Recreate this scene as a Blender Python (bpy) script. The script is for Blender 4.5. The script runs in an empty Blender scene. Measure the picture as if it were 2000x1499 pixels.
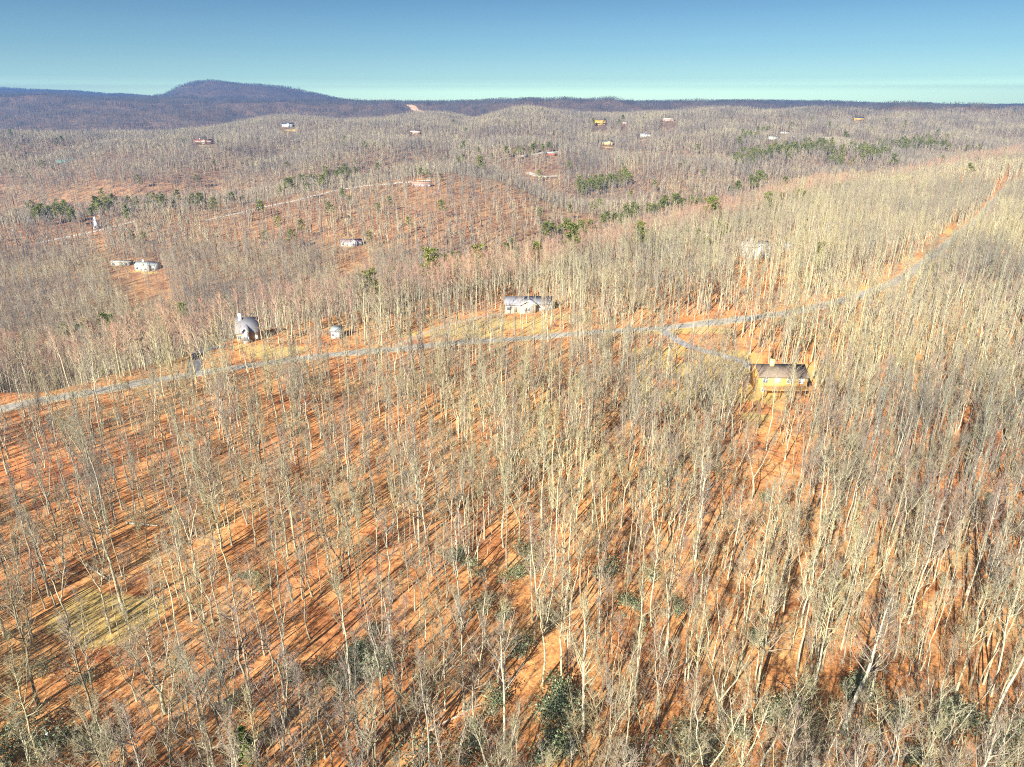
import bpy, math, random
import numpy as np
from mathutils import Vector, Euler

# ------------------------------------------------------------------ camera, sky, sun, exposure
S = bpy.context.scene
COL = S.collection
F = 1376.0                       # focal length in pixels of the 2000 px wide photograph
PITCH = math.radians(21.8)
CAMZ = 75.0
SUN_AZ, SUN_EL = math.radians(30.0), math.radians(30.0)     # shadows run 30 degrees to the right of the view
cam_d = bpy.data.cameras.new("camera")
cam_d.sensor_width = 36.0
cam_d.lens = 36.0 * F / 2000.0
cam_d.clip_start = 1.0
cam_d.clip_end = 30000.0
cam = bpy.data.objects.new("camera", cam_d)
cam.location = (0, 0, CAMZ)
cam.rotation_euler = (math.pi / 2 - PITCH, 0, 0)
COL.objects.link(cam)
S.camera = cam

world = bpy.data.worlds.new("World")
S.world = world
world.use_nodes = True
wt = world.node_tree
for n in list(wt.nodes):
    wt.nodes.remove(n)
wo = wt.nodes.new("ShaderNodeOutputWorld")
bg = wt.nodes.new("ShaderNodeBackground")
sky = wt.nodes.new("ShaderNodeTexSky")
sky.sky_type = 'NISHITA'
sky.sun_disc = False
sky.sun_elevation = SUN_EL
sky.sun_rotation = math.pi + SUN_AZ
sky.altitude = 600
sky.air_density = 1.0
sky.dust_density = 0.6
sky.ozone_density = 2.0
# a clear winter sky: deepen quickly above the horizon, pale and slightly green at the horizon
tc = wt.nodes.new("ShaderNodeTexCoord")
sx = wt.nodes.new("ShaderNodeSeparateXYZ")
rp = wt.nodes.new("ShaderNodeValToRGB")
mx = wt.nodes.new("ShaderNodeMix"); mx.data_type = 'RGBA'; mx.blend_type = 'MULTIPLY'; mx.inputs[0].default_value = 1.0
wt.links.new(tc.outputs['Generated'], sx.inputs[0])
wt.links.new(sx.outputs['Z'], rp.inputs[0])
els = rp.color_ramp.elements
SKYR = [(0.0, (2.534, 3.548, 2.966)), (0.012, (2.262, 3.168, 2.648)), (0.0213, (1.499, 2.14, 1.883)), (0.0245, (1.018, 1.472, 1.419)), (0.028, (0.872, 1.28, 1.234)), (0.033, (0.73, 1.075, 1.075)), (0.04, (0.609, 0.891, 0.929)), (0.05, (0.499, 0.734, 0.795)), (0.062, (0.417, 0.629, 0.706)), (0.078, (0.368, 0.547, 0.629)), (0.1, (0.307, 0.464, 0.555)), (0.125, (0.251, 0.387, 0.484)), (0.15, (0.175, 0.28, 0.392)), (0.45, (0.5, 0.6, 0.7)), (1.0, (0.9, 0.95, 1.0))]
els[0].position, els[0].color = SKYR[0][0], (*SKYR[0][1], 1)
els[1].position, els[1].color = SKYR[-1][0], (*SKYR[-1][1], 1)
for p_, c_ in SKYR[1:-1]:
    e = els.new(p_); e.color = (*c_, 1)
wt.links.new(sky.outputs[0], mx.inputs[6])
wt.links.new(rp.outputs[0], mx.inputs[7])
wt.links.new(mx.outputs[2], bg.inputs[0])
wt.links.new(bg.outputs[0], wo.inputs[0])
bg.inputs[1].default_value = 0.055

sun_d = bpy.data.lights.new("sun", 'SUN')
sun_d.energy = 5.0
sun_d.angle = math.radians(0.5)
sun_d.color = (1.0, 0.93, 0.80)
sun = bpy.data.objects.new("sun", sun_d)
ld = Vector((math.sin(SUN_AZ) * math.cos(SUN_EL), math.cos(SUN_AZ) * math.cos(SUN_EL), -math.sin(SUN_EL)))
sun.rotation_euler = ld.to_track_quat('-Z', 'Y').to_euler()
sun.location = (0, 0, 400)
COL.objects.link(sun)

S.view_settings.view_transform = 'Standard'
S.view_settings.look = 'None'
S.view_settings.gamma = 1.0
S.view_settings.use_curve_mapping = False
S.view_settings.exposure = 1.62
S.render.engine = 'CYCLES'
S.cycles.use_denoising = False
S.cycles.max_bounces = 4
S.cycles.diffuse_bounces = 1
S.cycles.glossy_bounces = 1
S.cycles.transparent_max_bounces = 4
S.cycles.volume_bounces = 0
S.cycles.filter_width = 1.1
S.cycles.use_adaptive_sampling = False

RNG = np.random.default_rng(7)

# ------------------------------------------------------------------ noise and the lie of the land
_perm = np.random.default_rng(3).random((256, 256))
def vnoise(x, y):
    xi, yi = np.floor(x).astype(int), np.floor(y).astype(int)
    fx, fy = x - xi, y - yi
    fx, fy = fx * fx * (3 - 2 * fx), fy * fy * (3 - 2 * fy)
    g = lambda a, b: _perm[a % 256, b % 256]
    return (g(xi, yi) * (1 - fx) + g(xi + 1, yi) * fx) * (1 - fy) + (g(xi, yi + 1) * (1 - fx) + g(xi + 1, yi + 1) * fx) * fy - 0.5
def fbm(x, y, s, o=4):
    r, a = 0.0, 1.0
    for k in range(o):
        r = r + a * vnoise(x / s + 17.3 * k, y / s + 9.1 * k)
        s, a = s * 0.5, a * 0.5
    return r

# profiles of the land along bearings: near crest, hollow, foot of second ridge, second ridge, hollow, third slope, third crest, hollow, far ridge, far, end
PROF = {
 -500: [(190, -6), (300, -65), (480, -62), (760, -54), (930, -110), (1050, -68), (1500, -2), (2000, -90), (3500, 95), (6000, 105), (8000, 225)],
 0: [(190, -5), (300, -65), (480, -60), (780, -50), (930, -107), (1050, -66), (1500, 0), (2000, -90), (3500, 93), (6000, 105), (8000, 222)],
 300: [(226, -6), (320, -62), (490, -60), (850, -42), (1000, -97), (1120, -50), (1650, 12), (2200, -70), (3500, 80), (6000, 90), (8000, 135)],
 500: [(260, -6), (360, -60), (520, -58), (890, -36), (1030, -87), (1200, -38), (1900, 22), (2600, -40), (3500, 62), (6000, 60), (8000, 60)],
 700: [(285, -6), (400, -60), (560, -56), (950, -24), (1100, -72), (1300, -20), (2050, 25), (2700, -30), (3500, 60), (6000, 50), (8000, 50)],
 850: [(308, -6), (440, -62), (600, -56), (1000, -15), (1150, -64), (1400, -12), (2150, 27), (2700, -25), (3500, 58), (6000, 50), (8000, 50)],
 1000: [(335, -6), (480, -64), (640, -62), (960, -26), (1080, -70), (1400, -8), (2200, 27), (2700, -22), (3500, 68), (6000, 50), (8000, 50)],
 1100: [(365, -4), (510, -68), (680, -72), (900, -60), (1000, -80), (1400, -15), (2250, 30), (2750, -22), (3500, 74), (6000, 50), (8000, 50)],
 1200: [(390, -3), (540, -66), (700, -74), (850, -70), (1000, -70), (1400, -14), (2300, 35), (2800, -20), (3500, 66), (6000, 50), (8000, 50)],
 1400: [(480, 0), (620, -55), (760, -64), (900, -52), (1050, -38), (1450, -8), (2400, 40), (3000, -15), (3800, 62), (6000, 50), (8000, 50)],
 1500: [(560, 0), (700, -48), (820, -55), (960, -45), (1150, -38), (1500, -8), (2450, 42), (3100, -15), (4000, 62), (6000, 50), (8000, 50)],
 1700: [(760, -1), (880, -35), (980, -42), (1100, -40), (1300, -35), (1600, -8), (2500, 44), (3200, -10), (4300, 48), (6000, 40), (8000, 40)],
 1850: [(950, -1), (1050, -25), (1130, -35), (1250, -35), (1400, -32), (1700, -6), (2550, 45), (3200, -10), (4500, 42), (6000, 35), (8000, 35)],
 2000: [(1100, 0), (1200, -15), (1300, -25), (1400, -25), (1550, -25), (1800, -3), (2600, 46), (3200, -10), (4500, 44), (6000, 35), (8000, 35)],
 2600: [(1400, 0), (1500, -12), (1600, -20), (1700, -20), (1850, -20), (2100, 0), (2700, 46), (3200, -10), (4500, 46), (6000, 35), (8000, 35)],
}
us = np.array(sorted(PROF)); tcol = (us - 1000) / F / 1.02
KY = np.array([[0] + [p[0] for p in PROF[u]] + [12000] for u in us], float)
KZ = np.array([[0] + [p[1] + (2, -12, -6, 2, 0, 0, 0, 0, 0, 0, 0)[i_] for i_, p in enumerate(PROF[u])] + [PROF[u][-1][1] - 60] for u in us], float)
NT, NY = 241, 521
TG = np.linspace(-1.2, 1.2, NT)
YG = 40 * np.exp(np.linspace(0, math.log(12000 / 40), NY))
GRID = np.empty((NT, NY))
for i, t in enumerate(TG):
    ky = np.array([np.interp(t, tcol, KY[:, k]) for k in range(KY.shape[1])])
    kz = np.array([np.interp(t, tcol, KZ[:, k]) for k in range(KY.shape[1])])
    GRID[i] = np.interp(YG, ky, kz)
def blur(a, axis, n):
    for _ in range(n):
        p = np.pad(a, [(1, 1) if k == axis else (0, 0) for k in (0, 1)], mode='edge')
        a = (p[:-2] + 2 * p[1:-1] + p[2:]) / 4 if axis == 0 else (p[:, :-2] + 2 * p[:, 1:-1] + p[:, 2:]) / 4
    return a
GRID = blur(blur(GRID, 0, 6), 1, 5)
MTN_U = np.array([290, 320, 350, 380, 410, 460, 540, 600, 660, 700, 760]); MTN_Z = np.array([0, 30, 100, 138, 152, 148, 116, 84, 36, 14, 0.])
def terrain(x, y):
    x, y = np.asarray(x, float), np.asarray(y, float)
    yy = np.maximum(y, 60.0)
    t = np.clip(x / yy, -1.19, 1.19)
    ft = (t + 1.2) / 2.4 * (NT - 1)
    fy = np.clip(np.log(np.maximum(yy, 40.01) / 40) / math.log(300) * (NY - 1), 0, NY - 1.001)
    a, b = np.floor(ft).astype(int), np.floor(fy).astype(int)
    u, v = ft - a, fy - b
    z = (GRID[a, b] * (1 - u) + GRID[a + 1, b] * u) * (1 - v) + (GRID[a, b + 1] * (1 - u) + GRID[a + 1, b + 1] * u) * v
    pu = 1000 + t * F * 1.088
    z = z + np.interp(pu, MTN_U, MTN_Z) * np.exp(-((yy - 6000) / 800) ** 2)
    k = np.clip((yy - 350) / 700, 0, 1)
    z = z + fbm(x, y, 90, 3) * 2.0 * np.clip(yy / 120, 0.4, 1) + fbm(x + 900, y, 260, 4) * (11 * k + 9 * np.clip((yy - 1100) / 300, 0, 1)) + fbm(x, y + 500, 900, 3) * 14 * np.clip((yy - 1300) / 1500, 0, 1)
    fold = np.abs(fbm(x + 300, y * .6 + 80, 380, 2))
    z = z + fold * (20 * np.clip((yy - 520) / 250, 0, 1) + 42 * np.clip((yy - 1050) / 350, 0, 1) - 30 * np.clip((yy - 2300) / 500, 0, 1)) - 5 * k
    return z

def ray(u, v):
    a, b = (u - 1000) / F, (v - 749.5) / F
    return np.array([a, math.cos(PITCH) - b * math.sin(PITCH), -math.sin(PITCH) - b * math.cos(PITCH)])
def ground_at(u, v, lift=0.0, y0=40.0, y1=9000.0):
    """where the sight line through a point of the photograph meets the land (raised by lift)"""
    d = ray(u, v); d = d / d[1]
    ys = np.exp(np.linspace(math.log(y0), math.log(y1), 4000))
    h = CAMZ + d[2] * ys - terrain(d[0] * ys, ys) - lift
    k = np.argmax(h < 0)
    if h[k] >= 0: k = len(ys) - 1
    y = ys[k]
    return float(d[0] * y), float(y)
def project(x, y, z):
    zz = z - CAMZ
    dep = y * math.cos(PITCH) - zz * math.sin(PITCH)
    up = y * math.sin(PITCH) + zz * math.cos(PITCH)
    return 1000 + F * x / dep, 749.5 - F * up / dep, dep

# ------------------------------------------------------------------ mesh helpers
class Geo:
    def __init__(s): s.v, s.q, s.t, s.n = [], [], [], 0
    def add(s, v, q=None, t=None):
        v = np.asarray(v, float).reshape(-1, 3)
        if q is not None and len(q): s.q.append(np.asarray(q, int).reshape(-1, 4) + s.n)
        if t is not None and len(t): s.t.append(np.asarray(t, int).reshape(-1, 3) + s.n)
        s.v.append(v); s.n += len(v)
    def box(s, x0, x1, y0, y1, z0, z1):
        v = [(x, y, z) for z in (z0, z1) for y in (y0, y1) for x in (x0, x1)]
        s.add(v, [(0, 2, 3, 1), (4, 5, 7, 6), (0, 1, 5, 4), (2, 6, 7, 3), (0, 4, 6, 2), (1, 3, 7, 5)])
        return s
    def prism(s, pts, axis, a0, a1):
        """a convex outline of 2-D points pushed along axis 'x' or 'y'"""
        n = len(pts)
        mk = (lambda p, a: (a, p[0], p[1])) if axis == 'x' else (lambda p, a: (p[0], a, p[1]))
        v = [mk(p, a0) for p in pts] + [mk(p, a1) for p in pts]
        q = [(i, (i + 1) % n, n + (i + 1) % n, n + i) for i in range(n)]
        t = [(0, i + 1, i) for i in range(1, n - 1)] + [(n, n + i, n + i + 1) for i in range(1, n - 1)]
        s.add(v, q, t)
        return s
    def tubes(s, P0, P1, R0, R1, n):
        P0, P1 = np.atleast_2d(P0), np.atleast_2d(P1)
        m = len(P0)
        R0, R1 = np.broadcast_to(R0, m), np.broadcast_to(R1, m)
        d = P1 - P0; L = np.linalg.norm(d, axis=1, keepdims=True); d = d / np.maximum(L, 1e-6)
        ref = np.where(np.abs(d[:, 2:3]) > 0.9, [[1.0, 0, 0]], [[0, 0, 1.0]])
        a = np.cross(d, ref); a /= np.linalg.norm(a, axis=1, keepdims=True)
        b = np.cross(d, a)
        th = np.arange(n) / n * 2 * math.pi
        ring = a[:, None] * np.cos(th)[None, :, None] + b[:, None] * np.sin(th)[None, :, None]
        v0 = P0[:, None] + ring * R0[:, None, None]
        v1 = P1[:, None] + ring * R1[:, None, None]
        V = np.concatenate([v0, v1], 1).reshape(-1, 3)
        i = np.arange(n); j = (i + 1) % n
        q = np.stack([i, j, j + n, i + n], 1)[None] + (np.arange(m) * 2 * n)[:, None, None]
        s.add(V, q.reshape(-1, 4))
    def cones(s, P0, P1, R0, n=3):
        P0, P1 = np.atleast_2d(P0), np.atleast_2d(P1)
        m = len(P0); R0 = np.broadcast_to(R0, m)
        d = P1 - P0; d = d / np.maximum(np.linalg.norm(d, axis=1, keepdims=True), 1e-6)
        ref = np.where(np.abs(d[:, 2:3]) > 0.9, [[1.0, 0, 0]], [[0, 0, 1.0]])
        a = np.cross(d, ref); a /= np.linalg.norm(a, axis=1, keepdims=True)
        b = np.cross(d, a)
        th = np.arange(n) / n * 2 * math.pi
        ring = a[:, None] * np.cos(th)[None, :, None] + b[:, None] * np.sin(th)[None, :, None]
        V = np.concatenate([P0[:, None] + ring * R0[:, None, None], P1[:, None]], 1).reshape(-1, 3)
        i = np.arange(n); j = (i + 1) % n
        t = np.stack([i, j, np.full(n, n)], 1)[None] + (np.arange(m) * (n + 1))[:, None, None]
        s.add(V, None, t.reshape(-1, 3))
    def mesh(s, name, mats, smooth=False):
        me = bpy.data.meshes.new(name)
        v = np.concatenate(s.v)
        q = np.concatenate(s.q) if s.q else np.zeros((0, 4), int)
        t = np.concatenate(s.t) if s.t else np.zeros((0, 3), int)
        me.vertices.add(len(v)); me.vertices.foreach_set('co', v.astype(np.float32).ravel())
        me.loops.add(len(q) * 4 + len(t) * 3)
        me.loops.foreach_set('vertex_index', np.concatenate([q.ravel(), t.ravel()]).astype(np.int32))
        me.polygons.add(len(q) + len(t))
        st = np.concatenate([np.arange(len(q)) * 4, len(q) * 4 + np.arange(len(t)) * 3])
        me.polygons.foreach_set('loop_start', st.astype(np.int32))
        if smooth: me.polygons.foreach_set('use_smooth', np.ones(len(q) + len(t), bool))
        for m in (mats if isinstance(mats, (list, tuple)) else [mats]): me.materials.append(m)
        me.update(); me.validate()
        return me

def tag(o, label=None, cat=None, group=None, kind=None):
    if label: o['label'] = label
    if cat: o['category'] = cat
    if group: o['group'] = group
    if kind: o['kind'] = kind
    return o
def obj(name, data, parent=None, loc=(0, 0, 0), rot=(0, 0, 0), scl=(1, 1, 1)):
    o = bpy.data.objects.new(name, data)
    o.location, o.rotation_euler, o.scale = loc, rot, scl
    if parent: o.parent = parent
    COL.objects.link(o)
    return o

# ------------------------------------------------------------------ materials
def mat(name, base, rough=0.85, build=None, spec=0.2):
    m = bpy.data.materials.new(name); m.use_nodes = True
    nt = m.node_tree
    b = nt.nodes['Principled BSDF']
    b.inputs['Base Color'].default_value = (*base, 1)
    b.inputs['Roughness'].default_value = rough
    b.inputs['Specular IOR Level'].default_value = spec
    if build: build(nt, b)
    return m
def N(nt, typ, **kw):
    n = nt.nodes.new(typ)
    for k, v in kw.items():
        if k.startswith('i_'): n.inputs[k[2:].replace('_', ' ')].default_value = v
        else: setattr(n, k, v)
    return n
def ramp(nt, stops, fac=None):
    r = nt.nodes.new("ShaderNodeValToRGB"); e = r.color_ramp.elements
    e[0].position, e[0].color = stops[0][0], (*stops[0][1], 1)
    e[1].position, e[1].color = stops[-1][0], (*stops[-1][1], 1)
    for p, c in stops[1:-1]:
        k = e.new(p); k.color = (*c, 1)
    if fac is not None: nt.links.new(fac, r.inputs[0])
    return r
def mixc(nt, fac, a, b, blend='MIX'):
    m = nt.nodes.new("ShaderNodeMix"); m.data_type = 'RGBA'; m.blend_type = blend
    for k, v in ((0, fac), (6, a), (7, b)):
        if hasattr(v, 'links'): nt.links.new(v, m.inputs[k])
        elif k == 0: m.inputs[0].default_value = v
        else: m.inputs[k].default_value = (*v, 1)
    return m.outputs[2]
def noise(nt, scale, detail=4, vec=None, rough=0.6):
    n = N(nt, "ShaderNodeTexNoise"); n.inputs['Scale'].default_value = scale
    n.inputs['Detail'].default_value = detail; n.inputs['Roughness'].default_value = rough
    if vec is not None: nt.links.new(vec, n.inputs['Vector'])
    return n.outputs[0]

def bark_nodes(stops, tint):
    def f(nt, b):
        oi = nt.nodes.new("ShaderNodeObjectInfo")
        r = ramp(nt, stops, oi.outputs['Random'])
        tc = nt.nodes.new("ShaderNodeTexCoord")
        mp = nt.nodes.new("ShaderNodeMapping"); mp.inputs['Scale'].default_value = (4, 4, 1.0)
        nt.links.new(tc.outputs['Object'], mp.inputs[0])
        n = noise(nt, 1.4, 4, mp.outputs[0], 0.7)
        rr = ramp(nt, [(0.3, tint), (0.62, (1.1, 1.1, 1.1))], n)
        c = mixc(nt, 1.0, r.outputs[0], rr.outputs[0], 'MULTIPLY')
        st = noise(nt, 0.012, 3, oi.outputs['Location'], 0.6)         # stands of different kinds of tree
        sr = ramp(nt, [(0.34, (0.66, 0.68, 0.74)), (0.5, (1.0, 0.97, 0.95)), (0.64, (1.22, 1.20, 1.02))], st)
        nt.links.new(mixc(nt, 1.0, c, sr.outputs[0], 'MULTIPLY'), b.inputs['Base Color'])
    return f
BARK = mat('bark', (0.4, 0.36, 0.27), 0.9, bark_nodes([(0.0, (0.24, 0.21, 0.15)), (0.25, (0.46, 0.43, 0.29)), (0.5, (0.35, 0.36, 0.29)), (0.75, (0.58, 0.54, 0.38)), (1.0, (0.30, 0.27, 0.21))], (0.55, 0.54, 0.52)))
TWIG = mat('twigs', (0.4, 0.34, 0.26), 0.9, bark_nodes([(0.0, (0.27, 0.23, 0.15)), (0.2, (0.36, 0.34, 0.20)), (0.45, (0.27, 0.22, 0.18)), (0.65, (0.40, 0.38, 0.25)), (0.85, (0.28, 0.21, 0.18)), (1.0, (0.29, 0.29, 0.23))], (0.65, 0.64, 0.62)))
FARTWIG = mat('far_twigs', (0.3, 0.26, 0.22), 0.9, bark_nodes([(0.0, (0.23, 0.185, 0.15)), (0.3, (0.38, 0.34, 0.24)), (0.6, (0.15, 0.14, 0.135)), (1.0, (0.42, 0.38, 0.29))], (0.7, 0.68, 0.68)))  # greyer twig copy: shade beyond the crest is put into the colour
PALEBARK = mat('pale_bark', (0.62, 0.62, 0.52), 0.8, bark_nodes([(0, (0.46, 0.45, 0.35)), (1, (0.52, 0.51, 0.41))], (0.5, 0.48, 0.42)))
DEADWOOD = mat('dead_wood', (0.55, 0.44, 0.34), 0.8, bark_nodes([(0, (0.60, 0.48, 0.36)), (1, (0.62, 0.5, 0.4))], (0.6, 0.5, 0.45)))
ROTWOOD = mat('rotten_wood', (0.2, 0.14, 0.1), 0.9, bark_nodes([(0, (0.24, 0.18, 0.1)), (1, (0.24, 0.18, 0.1))], (0.4, 0.35, 0.3)))

def leaf_nodes(stops, sc=0.6):
    def f(nt, b):
        g = nt.nodes.new("ShaderNodeNewGeometry")
        r = ramp(nt, stops, g.outputs['Random Per Island'])
        oi = nt.nodes.new("ShaderNodeObjectInfo")
        rr = ramp(nt, [(0, (0.75, 0.8, 0.8)), (1, (1.2, 1.15, 1.0))], oi.outputs['Random'])
        nt.links.new(mixc(nt, 1.0, r.outputs[0], rr.outputs[0], 'MULTIPLY'), b.inputs['Base Color'])
    return f
NEEDLE = mat('pine_needles', (0.08, 0.11, 0.03), 0.7, leaf_nodes([(0, (0.05, 0.08, 0.02)), (0.5, (0.13, 0.155, 0.035)), (1, (0.26, 0.25, 0.065))]))
SPRUCE = mat('dark_needles', (0.04, 0.08, 0.04), 0.7, leaf_nodes([(0, (0.03, 0.06, 0.03)), (1, (0.07, 0.12, 0.05))]))
LAUREL = mat('laurel_leaves', (0.05, 0.09, 0.04), 0.45, leaf_nodes([(0, (0.07, 0.10, 0.055)), (0.6, (0.16, 0.20, 0.11)), (1, (0.30, 0.33, 0.21))]), 0.5)
YOUNGGREEN = mat('young_green_needles', (0.16, 0.25, 0.05), 0.6, leaf_nodes([(0, (0.09, 0.15, 0.03)), (1, (0.19, 0.25, 0.07))]))
HAZYWOOD = mat('distant_woods', (0.15, 0.14, 0.15), 0.9, bark_nodes([(0.0, (0.06, 0.06, 0.065)), (0.5, (0.11, 0.11, 0.115)), (1.0, (0.15, 0.145, 0.14))], (0.8, 0.8, 0.8)))  # same trees darkened and cooled, distance haze put into the colour
REDTWIG = mat('reddish_twigs', (0.3, 0.12, 0.1), 0.8, bark_nodes([(0, (0.34, 0.15, 0.12)), (1, (0.38, 0.2, 0.15))], (0.7, 0.6, 0.6)))

def ground_nodes(nt, b):
    tc = nt.nodes.new("ShaderNodeTexCoord"); P = tc.outputs['Object']
    big = noise(nt, 0.010, 5, P, 0.6)
    med = noise(nt, 0.09, 5, P, 0.65)
    fin = noise(nt, 1.3, 8, P, 0.82)
    leaf = ramp(nt, [(0.30, (0.12, 0.06, 0.035)), (0.42, (0.40, 0.18, 0.065)), (0.53, (0.60, 0.295, 0.10)), (0.68, (0.74, 0.46, 0.19))], fin)
    m1 = ramp(nt, [(0.34, (0.62, 0.54, 0.58)), (0.48, (0.97, 0.95, 0.98)), (0.64, (1.06, 1.22, 1.35))], med)
    c = mixc(nt, 1.0, leaf.outputs[0], m1.outputs[0], 'MULTIPLY')
    pat = noise(nt, 0.42, 4, P, 0.7)
    m3 = ramp(nt, [(0.36, (0.55, 0.52, 0.55)), (0.47, (0.95, 0.93, 0.92)), (0.62, (1.1, 1.13, 1.12))], pat)
    c = mixc(nt, 1.0, c, m3.outputs[0], 'MULTIPLY')
    m2 = ramp(nt, [(0.35, (1.0, 0.86, 0.95)), (0.6, (1.0, 1.0, 1.0))], big)
    c = mixc(nt, 1.0, c, m2.outputs[0], 'MULTIPLY')
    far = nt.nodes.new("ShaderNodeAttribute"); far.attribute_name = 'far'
    fl = ramp(nt, [(0.3, (0.07, 0.062, 0.058)), (0.48, (0.15, 0.11, 0.085)), (0.66, (0.33, 0.195, 0.11))], med)  # far tone of the litter, haze and shade painted in
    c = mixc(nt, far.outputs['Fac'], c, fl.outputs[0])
    lawn = nt.nodes.new("ShaderNodeAttribute"); lawn.attribute_name = 'lawn'
    ln = nt.nodes.new("ShaderNodeMath"); ln.operation = 'MULTIPLY_ADD'
    nt.links.new(lawn.outputs['Fac'], ln.inputs[0]); ln.inputs[1].default_value = 2.2
    sb = nt.nodes.new("ShaderNodeMath"); sb.operation = 'MULTIPLY_ADD'; sb.inputs[1].default_value = 1.6; sb.inputs[2].default_value = -1.4
    nt.links.new(fin, sb.inputs[0]); nt.links.new(sb.outputs[0], ln.inputs[2]); ln.use_clamp = True
    gr = ramp(nt, [(0.3, (0.24, 0.16, 0.06)), (0.46, (0.48, 0.33, 0.11)), (0.66, (0.62, 0.45, 0.18))], fin)
    c = mixc(nt, ln.outputs[0], c, gr.outputs[0])
    nt.links.new(c, b.inputs['Base Color'])
    bp = nt.nodes.new("ShaderNodeBump"); bp.inputs['Strength'].default_value = 0.7; bp.inputs['Distance'].default_value = 0.25
    nt.links.new(fin, bp.inputs['Height']); nt.links.new(bp.outputs[0], b.inputs['Normal'])
GROUND = mat('leaf_litter', (0.5, 0.2, 0.06), 0.95, ground_nodes, 0.1)

def speck(scale, lo, hi, detail=5):
    def f(nt, b):
        tc = nt.nodes.new("ShaderNodeTexCoord")
        n = noise(nt, scale, detail, tc.outputs['Object'], 0.7)
        nt.links.new(ramp(nt, [(0.3, lo), (0.7, hi)], n).outputs[0], b.inputs['Base Color'])
    return f
ASPHALT = mat('worn_asphalt', (0.3, 0.3, 0.3), 0.9, speck(0.35, (0.22, 0.205, 0.18), (0.42, 0.39, 0.33)))
DARKASPHALT = mat('dark_asphalt', (0.09, 0.09, 0.1), 0.9, speck(0.8, (0.08, 0.08, 0.095), (0.15, 0.145, 0.16)))
DIRT = mat('pale_dirt', (0.42, 0.38, 0.32), 0.95, speck(0.12, (0.30, 0.26, 0.21), (0.56, 0.51, 0.43)))
GRAVEL = mat('grey_gravel', (0.3, 0.28, 0.26), 0.95, speck(1.2, (0.22, 0.2, 0.19), (0.38, 0.36, 0.33)))
_cache = {}
def paint(c, rough=0.6, streak=True):
    k = (tuple(c), rough)
    if k not in _cache:
        _cache[k] = mat('painted_boards', c, rough, speck(0.9, tuple(v * 0.82 for v in c), tuple(min(1, v * 1.1) for v in c), 6))
    return _cache[k]
GLASS = mat('window_glass', (0.12, 0.15, 0.18), 0.12, None, 0.8)
DARKGLASS = mat('dark_glass', (0.03, 0.035, 0.045), 0.08, None, 0.8)
BLIND = mat('bright_window_blind', (0.75, 0.78, 0.76), 0.3, speck(3, (0.45, 0.52, 0.54), (0.7, 0.72, 0.68)), 0.6)
TYRE = mat('tyre_rubber', (0.02, 0.02, 0.02), 0.8)
STEEL = mat('steel_rim', (0.5, 0.5, 0.52), 0.3)

# ------------------------------------------------------------------ where the roads run (points of the photograph, carried to the ground)
ROADS = [
 ('road', [(-160, 835), (-60, 815), (0, 800), (60, 787), (120, 776), (200, 764), (300, 744), (390, 729), (500, 713), (620, 697), (720, 687), (800, 680), (950, 665), (1100, 655), (1250, 645), (1400, 632), (1550, 612), (1620, 594), (1700, 572), (1760, 547), (1800, 517), (1850, 478), (1895, 440), (1930, 405), (1965, 370), (2010, 345)], 4.7, ASPHALT, 0.10),
 ('driveway', [(378, 731), (380, 712), (384, 696), (400, 684), (440, 676)], 4.2, DARKASPHALT, 0.09),
 ('driveway', [(1290, 642), (1310, 658), (1340, 676), (1390, 690), (1450, 706), (1475, 722)], 3.6, GRAVEL, 0.09),
 ('driveway', [(760, 684), (820, 655), (880, 634), (930, 622), (985, 612)], 2.6, mat('leafy_dirt', (.4, .3, .2), .95, speck(.5, (.34, .22, .12), (.52, .42, .3))), 0.09),
 ('track', [(70, 477), (120, 466), (180, 455), (230, 442), (262, 434)], 5.5, DIRT, 0.5),
 ('track', [(400, 432), (450, 421), (500, 409), (560, 397), (620, 382), (680, 368), (760, 360), (842, 353)], 5.5, DIRT, 0.5),
 ('track', [(555, 277), (600, 268), (650, 257), (700, 246)], 9, DIRT, 1.0),
 ('track', [(1010, 308), (1050, 302), (1090, 298)], 8, DIRT, 1.0),
 ('track', [(1030, 338), (1060, 348), (1090, 345)], 9, DIRT, 1.0),
]
road_paths = []
for nm, pts, w, m, dz in ROADS:
    p = np.array([ground_at(u, v) for u, v in pts])
    seg = np.linalg.norm(np.diff(p, axis=0), axis=1)
    for _ in range(2):                                     # smooth the corners (Chaikin)
        q = [p[0]]
        for a, b in zip(p[:-1], p[1:]): q += [a * 0.75 + b * 0.25, a * 0.25 + b * 0.75]
        q.append(p[-1]); p = np.array(q)
    d = np.concatenate([[0], np.cumsum(np.linalg.norm(np.diff(p, axis=0), axis=1))])
    n = max(8, int(d[-1] / 2.0))
    s = np.linspace(0, d[-1], n)
    road_paths.append((nm, np.stack([np.interp(s, d, p[:, 0]), np.interp(s, d, p[:, 1])], 1), w, m, dz))
ROADPTS = np.concatenate([np.concatenate([p, np.full((len(p), 1), w)], 1) for _, p, w, _, _ in road_paths])

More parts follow.
